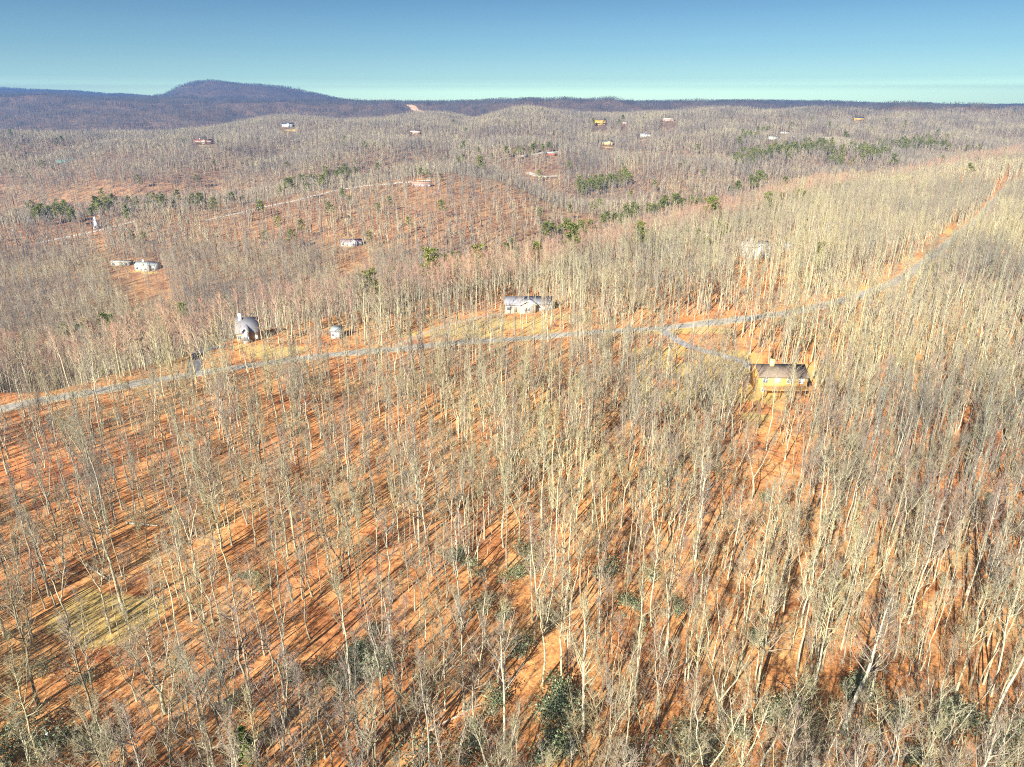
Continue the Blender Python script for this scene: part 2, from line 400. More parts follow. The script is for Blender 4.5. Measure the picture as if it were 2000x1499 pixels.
# ------------------------------------------------------------------ houses (place: a point of the photograph at the house's foot; sizes in metres)
H_ = lambda **k: k
W1 = (0.78, 0.76, 0.70)
HOUSES = [
 H_(u=1032, v=610, wpx=92, d=9, h=3.2, roof=(0.33, 0.33, 0.36), wall=(0.66, 0.62, 0.52), gable=1, win=7, chim=None, low=1.5, rz=3, label='long cream ranch house with grey roof and white-trimmed front gable above the grey road', deck=0),
 H_(u=1527, v=772, wpx=92, d=9, h=5.4, roof=(0.25, 0.19, 0.15), wall=(0.88, 0.48, 0.14), gable=0, win=4, chim=(0.75, 0.6, 0.25), low=1.0, rz=-2, label='ochre two-storey wooden house with dark brown roof, deck and white windows', deck=1),
 H_(u=1478, v=506, wpx=52, d=9, h=6.0, roof=(0.55, 0.52, 0.48), wall=(0.80, 0.75, 0.65), gable=1, win=5, chim=(0.78, 0.72, 0.65), low=1.5, rz=8, label='cream white house with pale grey roof half hidden in trees above the road bend', deck=0),
 H_(u=480, v=668, wpx=40, d=8, h=3.6, roof=(0.27, 0.27, 0.29), wall=(0.62, 0.42, 0.25), gable=1, win=4, chim=(0.86, 0.84, 0.84), low=1.0, rz=12, label='steep grey-roofed house with white chimney, white gable and tan wing by a lawn', deck=0, steep=1),
 H_(u=657, v=663, wpx=17, d=5, h=3.0, roof=(0.36, 0.40, 0.40), wall=(0.78, 0.76, 0.73), gable=0, win=2, chim=None, low=0.5, rz=-6, label='small white garage with grey roof beside the road, among bare trees', deck=0),
 H_(u=285, v=529, wpx=42, d=10, h=4.6, roof=(0.42, 0.47, 0.47), wall=(0.88, 0.88, 0.82), gable=1, win=5, chim=(0.85, 0.85, 0.85), low=1.5, rz=-8, label='bright white house with pale grey roof in the hollow, beside a long flat shed', deck=0),
 H_(u=235, v=520, wpx=38, d=7, h=3.0, roof=(0.62, 0.60, 0.50), wall=(0.66, 0.64, 0.52), gable=0, win=3, chim=None, low=0.5, rz=-4, label='long low cream shed beside the bright white house in the hollow', deck=0, flat=1),
 H_(u=685, v=481, wpx=40, d=9, h=3.8, roof=(0.30, 0.22, 0.24), wall=(0.86, 0.87, 0.88), gable=1, win=5, chim=None, low=1.5, rz=6, label='white house with dark maroon roof alone on the brown second ridge', deck=0),
 H_(u=184, v=448, wpx=10, d=8, h=2.0, roof=(0.88, 0.87, 0.9), wall=(0.86, 0.86, 0.88), gable=0, win=1, chim=None, low=0.5, rz=20, label='tall narrow white A-frame cabin beside the pale track', deck=0, aframe=1),
 H_(u=395, v=281, wpx=34, d=14, h=5.5, roof=(0.32, 0.15, 0.11), wall=(0.72, 0.50, 0.40), gable=1, win=6, chim=(0.85, 0.75, 0.6), low=2.5, rz=0, label='large brown-roofed house with pink-tan gables below the purple hills', deck=1),
 H_(u=561, v=249, wpx=20, d=13, h=7, roof=(0.05, 0.08, 0.20), wall=(0.80, 0.88, 0.85), gable=1, win=4, chim=None, low=1.5, rz=0, label='white house with navy roof above a yellow-green lawn on the skyline slope', deck=0),
 H_(u=1172, v=245, wpx=20, d=14, h=10, roof=(0.60, 0.28, 0.05), wall=(0.80, 0.52, 0.08), gable=1, win=4, chim=(0.2, 0.2, 0.2), low=3, rz=5, label='tall yellow-orange house with red-brown deck beside dark evergreens', deck=1),
 H_(u=1306, v=237, wpx=22, d=12, h=5, roof=(0.80, 0.80, 0.66), wall=(0.62, 0.42, 0.33), gable=0, win=4, chim=None, low=3, rz=0, label='flat-roofed house with pale roof edge over brown walls near the skyline', deck=0, flat=1),
 H_(u=1261, v=268, wpx=20, d=12, h=5, roof=(0.42, 0.44, 0.50), wall=(0.82, 0.80, 0.66), gable=0, win=4, chim=None, low=1.5, rz=0, label='cream house with blue-grey roof below the flat-roofed skyline house', deck=0),
 H_(u=1187, v=284, wpx=20, d=11, h=6, roof=(0.16, 0.17, 0.20), wall=(0.80, 0.58, 0.26), gable=1, win=4, chim=None, low=1.5, rz=-5, label='yellow gabled house with dark roof on a small pale clearing', deck=0),
 H_(u=1077, v=305, wpx=15, d=9, h=4.5, roof=(0.45, 0.62, 0.55), wall=(0.75, 0.22, 0.12), gable=0, win=3, chim=None, low=1, rz=0, label='small red-walled house with pale teal roof at the end of a track', deck=0),
 H_(u=811, v=262, wpx=18, d=10, h=4.5, roof=(0.78, 0.72, 0.66), wall=(0.75, 0.52, 0.36), gable=0, win=3, chim=None, low=1, rz=0, label='small tan house with cream roof under the straight power-line cut', deck=0),
 H_(u=823, v=366, wpx=36, d=7, h=5.0, roof=(0.62, 0.30, 0.20), wall=(0.50, 0.34, 0.30), gable=0, win=6, chim=(0.80, 0.45, 0.2), low=1.5, rz=-3, label='long orange-roofed house with orange chimney end at the top of the pale track', deck=0),
 H_(u=1678, v=238, wpx=18, d=12, h=10, roof=(0.06, 0.09, 0.14), wall=(0.82, 0.50, 0.12), gable=0, win=4, chim=None, low=3, rz=0, label='tall orange-yellow house with near-black roof on the wooded skyline slope', deck=1),
 H_(u=1510, v=274, wpx=15, d=10, h=5, roof=(0.60, 0.76, 0.66), wall=(0.80, 0.74, 0.60), gable=1, win=3, chim=None, low=1, rz=0, label='cream house with pale mint roof beside the long evergreen stand', deck=0),
 H_(u=1533, v=263, wpx=17, d=8, h=3.5, roof=(0.80, 0.78, 0.76), wall=(0.72, 0.62, 0.55), gable=0, win=3, chim=None, low=1, rz=0, label='long low building with white roof behind the mint-roofed house', deck=0),
 H_(u=1619, v=274, wpx=13, d=9, h=4, roof=(0.78, 0.76, 0.56), wall=(0.70, 0.66, 0.5), gable=1, win=2, chim=None, low=1, rz=0, label='small house with pale yellow roof above the evergreen stand', deck=0),
 H_(u=1680, v=291, wpx=22, d=12, h=4, roof=(0.76, 0.88, 0.86), wall=(0.70, 0.36, 0.36), gable=1, win=4, chim=None, low=1, rz=0, label='house with bright white roof and red walls between two evergreen stands', deck=0),
 H_(u=1542, v=490, wpx=11, d=4, h=2.6, roof=(0.5, 0.52, 0.55), wall=(0.82, 0.8, 0.76), gable=0, win=1, chim=None, low=0.3, rz=10, label='tiny white shed among bare trees beside the half-hidden cream house', deck=0),
 H_(u=1220, v=244, wpx=8, d=8, h=5, roof=(0.7, 0.7, 0.6), wall=(0.75, 0.42, 0.28), gable=0, win=2, chim=None, low=1, rz=0, label='small orange-brown cabin standing east of the tall yellow-orange house', deck=0),
]
for h in HOUSES:
    h['x'], h['y'] = ground_at(h['u'], h['v'])
    h['z'] = float(terrain(h['x'], h['y']))
    dep = project(h['x'], h['y'], h['z'])[2]
    h['w'] = h['wpx'] * dep / F
    h['dep'] = dep
    h['y'] += 0.0
LAWNS = [ (1785, 510, 9, 14), (1650, 565, 10, 8),  # u, v, radius across, radius deep (metres)
 (1375, 745, 17, 24), (215, 1195, 8, 6), (520, 685, 13, 8), (1030, 628, 24, 9), (1600, 735, 8, 16), (1846, 452, 7, 26), (1470, 700, 12, 6), (690, 478, 12, 8), (285, 532, 12, 6), (565, 254, 22, 30), (395, 286, 14, 14), (1187, 288, 12, 12), (1505, 285, 14, 14), (1262, 273, 12, 8), (1850, 330, 20, 30), (1300, 648, 22, 3), (900, 652, 24, 5)]
LAWNP = [(*ground_at(u, v), a, b) for u, v, a, b in LAWNS]
CUT = (ground_at(800, 207, y0=2700), ground_at(822, 221, y0=2700))     # power-line cut on the far ridge

def lawn_mask(x, y):
    m = np.zeros_like(x)
    for cx, cy, a, b in LAWNP:
        d = ((x - cx) / a) ** 2 + ((y - cy) / b) ** 2 + fbm(x, y, 9, 3) * 2.4
        m = np.maximum(m, np.clip(1.4 - d, 0, 0.7))
    return m

# ------------------------------------------------------------------ the ground: one sheet out past the mountains
aa = np.radians(np.concatenate([np.linspace(-180, -66, 40)[:-1], np.linspace(-66, 66, 560), np.linspace(66, 180, 40)[1:-1]]))
rr_ = np.concatenate([[3, 12, 25], np.exp(np.linspace(math.log(38), math.log(9000), 560))])
A, R = np.meshgrid(aa, rr_)
GX, GY = (np.sin(A) * R).ravel(), (np.cos(A) * R).ravel()
GZ = terrain(GX, GY)
na, nr = len(aa), len(rr_)
i = np.arange(nr - 1)[:, None]; j = np.arange(na)[None, :]; jn = (j + 1) % na
q = np.stack([i * na + j, i * na + jn, (i + 1) * na + jn, (i + 1) * na + j], -1).reshape(-1, 4)
g = Geo(); g.add(np.stack([GX, GY, GZ], 1), q[:, ::-1])
g.add([(0, 0, float(terrain(0, 0)))])
fan = np.stack([np.arange(na), (np.arange(na) + 1) % na, np.full(na, len(GX))], 1)[:, ::-1]
g.t.append(fan)
me = g.mesh('ground', GROUND, True)
lm = np.concatenate([lawn_mask(GX, GY), [0]])
at = me.attributes.new('lawn', 'FLOAT', 'POINT'); at.data.foreach_set('value', lm.astype(np.float32))
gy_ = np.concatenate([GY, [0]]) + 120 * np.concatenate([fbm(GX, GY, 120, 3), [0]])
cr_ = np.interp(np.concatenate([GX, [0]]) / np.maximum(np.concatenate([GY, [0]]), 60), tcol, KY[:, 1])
far = np.clip(np.interp(gy_, [350, 1100, 1700, 2400], [0, .35, .8, 1.0]) + .38 * np.clip((gy_ - cr_ - 40) / 120, 0, 1), 0, 1)  # greys the ground with distance and past the crest, painting in haze and shade
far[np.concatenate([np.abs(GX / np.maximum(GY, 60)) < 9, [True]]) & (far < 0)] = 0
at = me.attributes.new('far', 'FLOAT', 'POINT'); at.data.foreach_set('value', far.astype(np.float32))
tag(obj('ground', me), 'orange leaf-covered forest floor over rolling ridges', None, None, 'structure')

VERGE = mat('road_verge', (0.45, 0.33, 0.2), 0.95, speck(0.6, (0.34, 0.22, 0.11), (0.58, 0.46, 0.30)))
for nm, p, w, m, dz in [('road_verge', road_paths[0][1], 6.0, VERGE, 0.03)] + road_paths:
    d = np.gradient(p, axis=0); d /= np.linalg.norm(d, axis=1, keepdims=True)
    nrm = np.stack([-d[:, 1], d[:, 0]], 1)
    wob = w / 2 * (1 + (0.6 if nm == 'road_verge' else 0.10) * fbm(p[:, 0], p[:, 1], 6, 2))[:, None]
    g = Geo(); k = 5; rows = []
    offs = np.linspace(-1, 1, k)
    zc = np.max([terrain(*(p + nrm * wob * o).T) for o in offs], axis=0)
    for o in offs:
        e = p + nrm * wob * o
        rows.append(np.stack([e[:, 0], e[:, 1], np.maximum(terrain(e[:, 0], e[:, 1]), zc - 0.25) + dz + 0.05 * (1 - abs(o))], 1))
    V = np.stack(rows, 1).reshape(-1, 3)
    n = len(p); a = np.arange(n - 1)[:, None] * k + np.arange(k - 1)[None]
    q = np.stack([a, a + 1, a + k + 1, a + k], -1).reshape(-1, 4)
    g.add(V, q[:, ::-1])
    # edge skirts so that the sheet has a side down to the ground
    lo = V.copy().reshape(n, k, 3); sk = np.concatenate([lo[:, 0], lo[:, 0] - [0, 0, dz + 0.6], lo[:, -1], lo[:, -1] - [0, 0, dz + 0.6]])
    a = np.arange(n - 1)
    g.add(sk, np.concatenate([np.stack([a, a + 1, a + n + 1, a + n], 1), np.stack([a + 2 * n, a + 3 * n, a + 3 * n + 1, a + 2 * n + 1], 1)]))
    tag(obj(nm, g.mesh(nm, m, True)), None, None, None, 'structure')

(ax, ay), (bx, by) = CUT
P_ = np.stack([np.linspace(ax - (bx - ax) * .1, bx, 30), np.linspace(ay - (by - ay) * .1, by, 30)], 1)
g = Geo(); g.add(np.concatenate([np.stack([P_[:, 0] + o, P_[:, 1], terrain(P_[:, 0] + o, P_[:, 1]) + 2.0], 1) for o in (-17, 17)]),
                 [(k, 30 + k, 31 + k, k + 1) for k in range(29)])
tag(obj('clearing', g.mesh('clearing', mat('bare_orange_soil', (0.6, 0.4, 0.2), 0.95, speck(.02, (0.5, 0.28, 0.13), (0.75, 0.6, 0.42)))))
    , None, None, None, 'structure')

# ------------------------------------------------------------------ houses
def build_house(h):
    h['wall'] = tuple(c * .64 for c in h['wall']); h['roof'] = tuple(c * .82 for c in h['roof'])
    w, d, hh, low = h['w'], h['d'], h['h'], h['low']
    far = h['dep'] > 450
    root = obj('shed' if 'shed' in h['label'] else 'garage' if 'garage' in h['label'] else 'cabin' if 'cabin' in h['label'] else 'house', None,
               None, (h['x'], h['y'] + d / 2, h['z']), (0, 0, math.radians(h['rz'])))
    cat = root.name.split('.')[0]
    tag(root, h['label'], cat, 'houses scattered through the woods')
    wm, rm = paint(h['wall']), paint(h['roof'], 0.8)
    trim = paint((0.62, 0.62, 0.60))
    x0, x1, y0, y1 = -w / 2, w / 2, -d / 2, d / 2
    pit = 0.42 if not h.get('steep') else 1.0
    rise = d / 2 * pit
    T, ov = 0.22, 0.45
    if h.get('aframe'):
        rise, hh = 11.0, 0.6
        g = Geo(); g.prism([(x0, -low), (x1, -low), (x1, hh), (0, hh + rise), (x0, hh)], 'y', y0, y1)
        obj('wall', g.mesh('wall', wm), root)
        g = Geo()
        for s in (-1, 1):
            g.prism([(s * (w / 2 + 0.5), hh - 0.5), (s * (w / 2 + 0.8), hh - 0.5), (0.0, hh + rise + 0.5), (0.0, hh + rise + 0.12)][::s], 'y', y0 - 0.5, y1 + 0.5)
        obj('roof', g.mesh('roof', rm), root)
        obj('window', Geo().box(-0.8, 0.8, y0 - 0.05, y0 + 0.05, 1.0, 3.0).mesh('window', DARKGLASS), root)
        return
    if h.get('flat'):
        obj('wall', Geo().box(x0, x1, y0, y1, -low, hh).mesh('wall', wm), root)
        g = Geo().box(x0 - 0.8, x1 + 0.8, y0 - 1.0, y1 + 0.5, hh, hh + 0.5)
        if cat == 'house': g.box(x0 + w * 0.1, x1 - w * 0.15, y0 + 1, y1 - 1, hh + 0.5, hh + 1.1)
        obj('roof', g.mesh('roof', rm), root)
    else:
        g = Geo(); g.prism([(y0, -low), (y1, -low), (y1, hh), (0, hh + rise - 0.02), (y0, hh)], 'x', x0, x1)
        obj('wall', g.mesh('wall', wm), root)
        g = Geo()
        for s in (-1, 1):
            yo, zo = s * (d / 2 + ov), hh - ov * pit
            pts = [(0, hh + rise), (yo, zo), (yo, zo + T), (0, hh + rise + T)]
            g.prism(pts if s < 0 else pts[::-1], 'x', x0 - 0.35, x1 + 0.35)
        roof = obj('roof', g.mesh('roof', rm), root)
        if h['chim']:
            cx = -w * 0.18 if not h.get('steep') else -w * 0.3
            cm = paint(h['chim'])
            ch = Geo().box(cx - 0.55, cx + 0.55, -0.9, 0.5, hh + rise * 0.5, hh + rise + 1.5).box(cx - 0.65, cx + 0.65, -1.0, 0.6, hh + rise + 1.5, hh + rise + 1.7)
            obj('chimney', ch.mesh('chimney', cm), roof)
    if h['gable']:
        gw = min(w * (0.34 if not h.get('steep') else .26), 7.5); gx = -w * 0.03 if not far else w * 0.12
        gh = hh + (0.4 if not h.get('steep') else 1.0); gr = gw / 2 * (0.5 if not h.get('steep') else 1.2)
        g = Geo(); g.prism([(gx - gw / 2, -low), (gx + gw / 2, -low), (gx + gw / 2, gh), (gx, gh + gr), (gx - gw / 2, gh)], 'y', y0 - 2.2, y0 - 0.004)
        wg = obj('gable_wing', g.mesh('gable_wing', trim if h.get('steep') else paint(tuple(min(.85, c * 1.08) for c in h['wall']))), root)
        g = Geo()
        k = gr / (gw / 2)
        for s in (-1, 1):
            xo = gx + s * (gw / 2 + 0.4)
            pts = [(gx, gh + gr + 0.02), (xo, gh - 0.4 * k + 0.02), (xo, gh - 0.4 * k + T), (gx, gh + gr + T)]
            g.prism(pts if s > 0 else pts[::-1], 'y', y0 - 2.7, y0 + d * 0.42)
        obj('gable_roof', g.mesh('gable_roof', rm), wg)
        g = Geo()
        for s in (-1, 1):
            xo = gx + s * (gw / 2 + 0.42)
            pts = [(gx, gh + gr - 0.15), (xo, gh - 0.42 * k - 0.15), (xo, gh - 0.42 * k + T + .05), (gx, gh + gr + T + .05)]
            g.prism(pts if s > 0 else pts[::-1], 'y', y0 - 2.82, y0 - 2.703)
        obj('gable_trim', g.mesh('gable_trim', trim), wg)
        win_in(root, gx - 0.9, gx + 0.9, y0 - 2.2, 0.9, 2.4, far)
    # windows in rows along the front
    nst = 2 if hh > 5 else 1
    wmul = 1.0 if not far else 1.3
    for st in range(nst):
        zb = 0.9 + st * (hh / nst)
        for k in range(h['win']):
            cx = x0 + w * (k + 0.5) / h['win']
            if h['gable'] and abs(cx - gx) < gw / 2 + 0.9: continue
            if st == 0 and k == 1 and h['win'] > 2 and not (h['deck']):
                door = obj('door', Geo().box(cx - 0.5, cx + 0.5, y0 - 0.06, y0 - 0.003, 0.05, 2.1).mesh('door', paint((0.25, 0.18, 0.13))), root)
                if not far: obj('handle', Geo().box(cx + 0.33, cx + 0.4, y0 - 0.12, y0 - 0.061, 1.0, 1.1).mesh('handle', STEEL), door)
                continue
            ww = min(0.8 if h['u'] != 1527 else .62, w / h['win'] * 0.33) * wmul
            win_in(root, cx - ww, cx + ww, y0, zb, min(zb + 1.35 * wmul, zb + hh / nst - 1.1), far, BLIND if (k % 2) else GLASS)
    if h['deck']:
        dm = paint((0.42, 0.25, 0.10)) if not (h['u'] == 1172) else paint((0.6, 0.22, 0.12))
        dz = hh * 0.5
        dk = obj('deck', Geo().box(x0 + w * 0.08, x1 - 0.1, y0 - 3.0, y0 - 0.003, dz - 0.25, dz).mesh('deck', dm), root)
        xs = np.linspace(x0 + w * 0.08 + 0.1, x1 - 0.2, 7)
        for xx in xs[::2]:
            obj('post', Geo().box(xx - 0.09, xx + 0.09, y0 - 2.9, y0 - 2.72, -low, dz - 0.252).mesh('post', dm), dk)
        g = Geo().box(x0 + w * 0.08, x1 - 0.1, y0 - 3.0, y0 - 2.92, dz + 0.92, dz + 1.02)
        for xx in np.linspace(x0 + w * 0.08 + 0.05, x1 - 0.15, int(w * 4)): g.box(xx - 0.02, xx + 0.02, y0 - 2.985, y0 - 2.945, dz + 0.001, dz + 0.919)
        obj('railing', g.mesh('railing', dm), dk)
        g = Geo().box(x0 + 0.2, x1 - 0.2, y0 - 0.02, y0 - 0.002, dz + 0.03, dz + 0.30)
def win_in(root, x0, x1, yf, z0, z1, far, gm=GLASS):
    if z1 - z0 < 0.4: z1 = z0 + 0.6
    if far:
        obj('window', Geo().box(x0, x1, yf - 0.05, yf - 0.003, z0, z1).mesh('window', gm), root); return
    f = Geo()
    t = 0.11
    f.box(x0 - t, x1 + t, yf - 0.07, yf - 0.003, z0 - t, z0).box(x0 - t, x1 + t, yf - 0.07, yf - 0.003, z1, z1 + t)
    f.box(x0 - t, x0, yf - 0.07, yf - 0.003, z0, z1).box(x1, x1 + t, yf - 0.07, yf - 0.003, z0, z1)
    f.box((x0 + x1) / 2 - 0.03, (x0 + x1) / 2 + 0.03, yf - 0.065, yf - 0.003, z0, z1)
    wd = obj('window', f.mesh('window', paint((0.80, 0.80, 0.78))), root)
    g = Geo().box(x0, (x0 + x1) / 2 - 0.03, yf - 0.035, yf - 0.003, z0, z1).box((x0 + x1) / 2 + 0.03, x1, yf - 0.035, yf - 0.003, z0, z1)
    obj('pane', g.mesh('pane', gm), wd)
for h in HOUSES: build_house(h)

# ------------------------------------------------------------------ vehicles
def car(u, v, rz, paintc, label, L=5.0, Wd=1.9):
    x, y = ground_at(u, v)
    root = obj('car', None, None, (x, y, float(terrain(x, y)) + 0.2), (0, 0, rz))
    tag(root, label, 'car')
    pm = mat('car_paint', paintc, 0.25, None, 0.6)
    h = L / 2
    prof = [(-h, 0.35), (h, 0.35), (h, 0.75), (h * .92, 0.92), (h * .42, 1.02), (-h * .92, 1.05), (-h, 0.9)]
    obj('body', Geo().prism(prof, 'y', -Wd / 2, Wd / 2).mesh('body', pm), root)
    cab = [(-h * .86, 1.04), (h * .40, 1.02), (h * .14, 1.52), (-h * .70, 1.55)]
    cb = obj('cabin', Geo().prism(cab, 'y', -Wd / 2 + 0.12, Wd / 2 - 0.12).mesh('cabin', DARKGLASS), root)
    obj('roof', Geo().box(-h * .68, h * .13, -Wd / 2 + 0.16, Wd / 2 - 0.16, 1.54, 1.60).mesh('roof', pm), root)
    for sx in (-1, 1):
        for sy in (-1, 1):
            g = Geo(); c = np.array([sx * h * .62, sy * (Wd / 2 - 0.1), 0.33])
            g.tubes(c - [0, .12, 0], c + [0, .12, 0], 0.33, 0.33, 14)
            th = np.arange(14) / 14 * 2 * math.pi
            for s in (-1, 1):
                ring = c + np.stack([np.cos(th) * .33, np.full(14, s * .12), np.sin(th) * .33], 1)
                g.add(np.concatenate([ring, [c + [0, s * .12, 0]]]), None, [(k, (k + 1) % 14, 14) for k in range(14)])
            wh = obj('wheel', g.mesh('wheel', TYRE), root)
            g = Geo(); c2 = c + [0, sy * .10, 0]; g.tubes(c2, c2 + [0, sy * .04, 0], 0.2, 0.17, 10)
            obj('rim', g.mesh('rim', STEEL), wh)
    for sy in (-1, 1):
        obj('headlight', Geo().box(h - .02, h + .03, sy * .65 - .2, sy * .65 + .2, .6, .75).mesh('headlight', BLIND), root)
car(383, 700, math.radians(80), (0.03, 0.03, 0.045), 'black car parked on the dark driveway near the steep-roofed house', 4.8)

# teal pool cover by the third slope
px, py = ground_at(128, 316)
g = Geo(); th = np.arange(24) / 24 * 2 * math.pi
ring = np.stack([np.cos(th) * 16 * (1 + .1 * np.sin(3 * th)), np.sin(th) * 15, np.zeros(24)], 1)
pz = max(float(terrain(px + r[0], py + r[1])) for r in ring) + 0.4
g.add(np.concatenate([ring, ring - [0, 0, 14]]), [(k, (k + 1) % 24, 24 + (k + 1) % 24, 24 + k) for k in range(24)])
g.add(np.concatenate([ring, [(0, 0, 0.3)]]), None, [(k, (k + 1) % 24, 24) for k in range(24)])
tag(obj('pond', g.mesh('pond', mat('teal_water', (0.16, 0.36, 0.30), 0.25, speck(0.2, (0.10, 0.26, 0.22), (0.22, 0.44, 0.36)), 0.5)), None, (px, py, pz)), None, None, None, 'structure')

# ------------------------------------------------------------------ growing trees
def unit(v): return v / np.maximum(np.linalg.norm(v, axis=-1, keepdims=True), 1e-9)
def spawn(rng, P0, P1, L, n, s0, s1, ang, up, lenf, lj=0.35):
    """n shoots per branch: points along it, directions bent away by ang degrees and pulled upward"""
    m = len(P0)
    s = rng.uniform(s0, s1, (m, n))
    base = P0[:, None] + (P1 - P0)[:, None] * s[..., None]
    d = unit(P1 - P0)[:, None].repeat(n, 1)
    r = rng.normal(size=(m, n, 3)); perp = unit(np.cross(d, r))
    a = np.radians(rng.normal(ang, 10, (m, n)))[..., None]
    nd = unit(d * np.cos(a) + perp * np.sin(a) + np.array([0, 0, up]))
    ln = (L[:, None] * lenf * rng.uniform(1 - lj, 1 + lj, (m, n)) * (1.15 - 0.5 * s))
    return base.reshape(-1, 3), (base + nd * ln[..., None]).reshape(-1, 3), ln.reshape(-1)

def stem_path(rng, H, lean, wig, n):
    z = np.linspace(0, 1, n + 1)
    off = np.cumsum(rng.normal(0, wig, (n + 1, 2)), 0); off -= off[0]
    return np.stack([off[:, 0] + lean[0] * H * z ** 1.3, off[:, 1] + lean[1] * H * z ** 1.3, z * H], 1)
def at_path(P, s):
    k = s * (len(P) - 1); i = np.minimum(k.astype(int), len(P) - 2); f = (k - i)[:, None]
    return P[i] * (1 - f) + P[i + 1] * f

def grow(seed, H=20, r=0.2, cb=0.5, cw=3.6, nl=18, fork=0, lean=(0, 0), wig=0.12, lod=0, asc=48, broken=False):
    rng = np.random.default_rng(seed)
    tr, cr = Geo(), Geo()
    sides = [8, 4, 3][lod]; nseg = [9, 4, 2][lod]
    P = stem_path(rng, H, lean, wig, nseg)
    thick = [0.74, 0.9, 1.35][lod]
    stems = [(P, r, 1.0)]
    if fork:
        ks = cb * (0.85 if fork < 3 else 0.5)
        stems = []
        kk = int(round(ks * nseg)); kk = max(1, kk)
        Pt = P[:kk + 1]
        rad = r * (1 - 0.35 * np.linspace(0, 1, kk + 1))
        tr.tubes(Pt[:-1], Pt[1:], rad[:-1] * thick, rad[1:] * thick, sides)
        az = rng.uniform(0, 6.28)
        nf = 2 if fork < 3 else 3
        for f in range(nf):
            Lh = H - Pt[-1, 2]
            a = az + 6.28 * f / nf + rng.uniform(-.4, .4)
            sp = Lh * rng.uniform(.16, .3)
            z = np.linspace(0, 1, nseg)
            Q = Pt[-1] + np.stack([np.cos(a) * sp * z ** .8, np.sin(a) * sp * z ** .8, z * Lh * rng.uniform(.85, 1)], 1)
            Q[1:, :2] += rng.normal(0, wig * .6, (nseg - 1, 2))
            stems.append((Q, rad[-1] * .72, 0.0))
    allp0, allp1, allL = [], [], []
    for Q, rr, whole in stems:
        n = len(Q) - 1
        rad = rr * (1 - 0.90 * np.linspace(0, 1, n + 1) ** 1.15) + 0.012
        if whole: rad[0] *= 1.35
        (tr if whole or not fork else tr).tubes(Q[:-1], Q[1:], rad[:-1] * thick, rad[1:] * thick, sides)
        if broken: continue
        m = nl if not fork else max(5, int(nl / len(stems) * 1.25))
        s_lo = cb if whole else 0.12
        s = np.sort(s_lo + (1 - s_lo) * rng.random(m) ** 0.85) * 0.985
        base = at_path(Q, s)
        k = (s - s_lo) / (1 - s_lo)
        L = cw * (1.05 - 0.72 * k) * rng.uniform(.65, 1.25, m) * (1 if whole else .8)
        # lowest limbs shorter and flatter, upper limbs swept upward
        el = np.radians(asc + 22 * k + rng.normal(0, 9, m))
        az = np.arange(m) * 2.4 + rng.normal(0, .5, m)
        d = np.stack([np.cos(az) * np.cos(el), np.sin(az) * np.cos(el), np.sin(el)], 1)
        mid = base + d * L[:, None] * 0.55
        d2 = unit(d + np.array([0, 0, .38]) + rng.normal(0, .12, (m, 3)))
        end = mid + d2 * L[:, None] * .6
        lr = np.minimum(0.026 * L + 0.010, rr * .5) * thick
        if lod == 0:
            cr.tubes(base, mid, lr, lr * .65, 4); cr.tubes(mid, end, lr * .65, lr * .2, 3)
            allp0 += [base, mid]; allp1 += [mid, end]; allL += [L * .55, L * .6]
        else:
            cr.cones(base, end, lr * (1.15 if lod == 1 else 2.3), 3)
            allp0.append(base); allp1.append(end); allL.append(L * 1.1)
        tip = at_path(Q, np.array([.82])); top = Q[-1:]
        allp0.append(tip); allp1.append(top + [[0, 0, .2]]); allL.append(np.array([H * .12]))
    if not broken:
        p0, p1, L = np.concatenate(allp0), np.concatenate(allp1), np.concatenate(allL)
        if lod == 0:
            b0, b1, bl = spawn(rng, p0, p1, np.maximum(L, .8), 3, .25, 1.0, 38, .25, .75)
            cr.tubes(b0, b0 + (b1 - b0) * .6, .022, .014, 3)
            cr.cones(b0 + (b1 - b0) * .6, b1, .014)
            t0, t1, tl = spawn(rng, b0, b1, np.maximum(bl, .5), 4, .2, 1.0, 40, .2, .62)
            cr.cones(t0, t1, .0125)
            t2, t3, _ = spawn(rng, t0, t1, np.maximum(tl, .4), 1, .3, .9, 38, .15, .7)
            cr.cones(t2, t3, .010)
        elif lod == 1:
            b0, b1, bl = spawn(rng, p0, p1, np.maximum(L, 1.2), 5, .2, 1.0, 36, .3, .62)
            cr.cones(b0, b1, .030)
            t0, t1, tl = spawn(rng, b0, b1, np.maximum(bl, .8), 2, .2, 1.0, 38, .2, .75)
            cr.cones(t0, t1, .026)
        else:
            b0, b1, bl = spawn(rng, p0, p1, np.maximum(L, 1.6), 3, .2, 1.0, 32, .35, .72)
            cr.cones(b0, b1, .085)
    return tr, cr

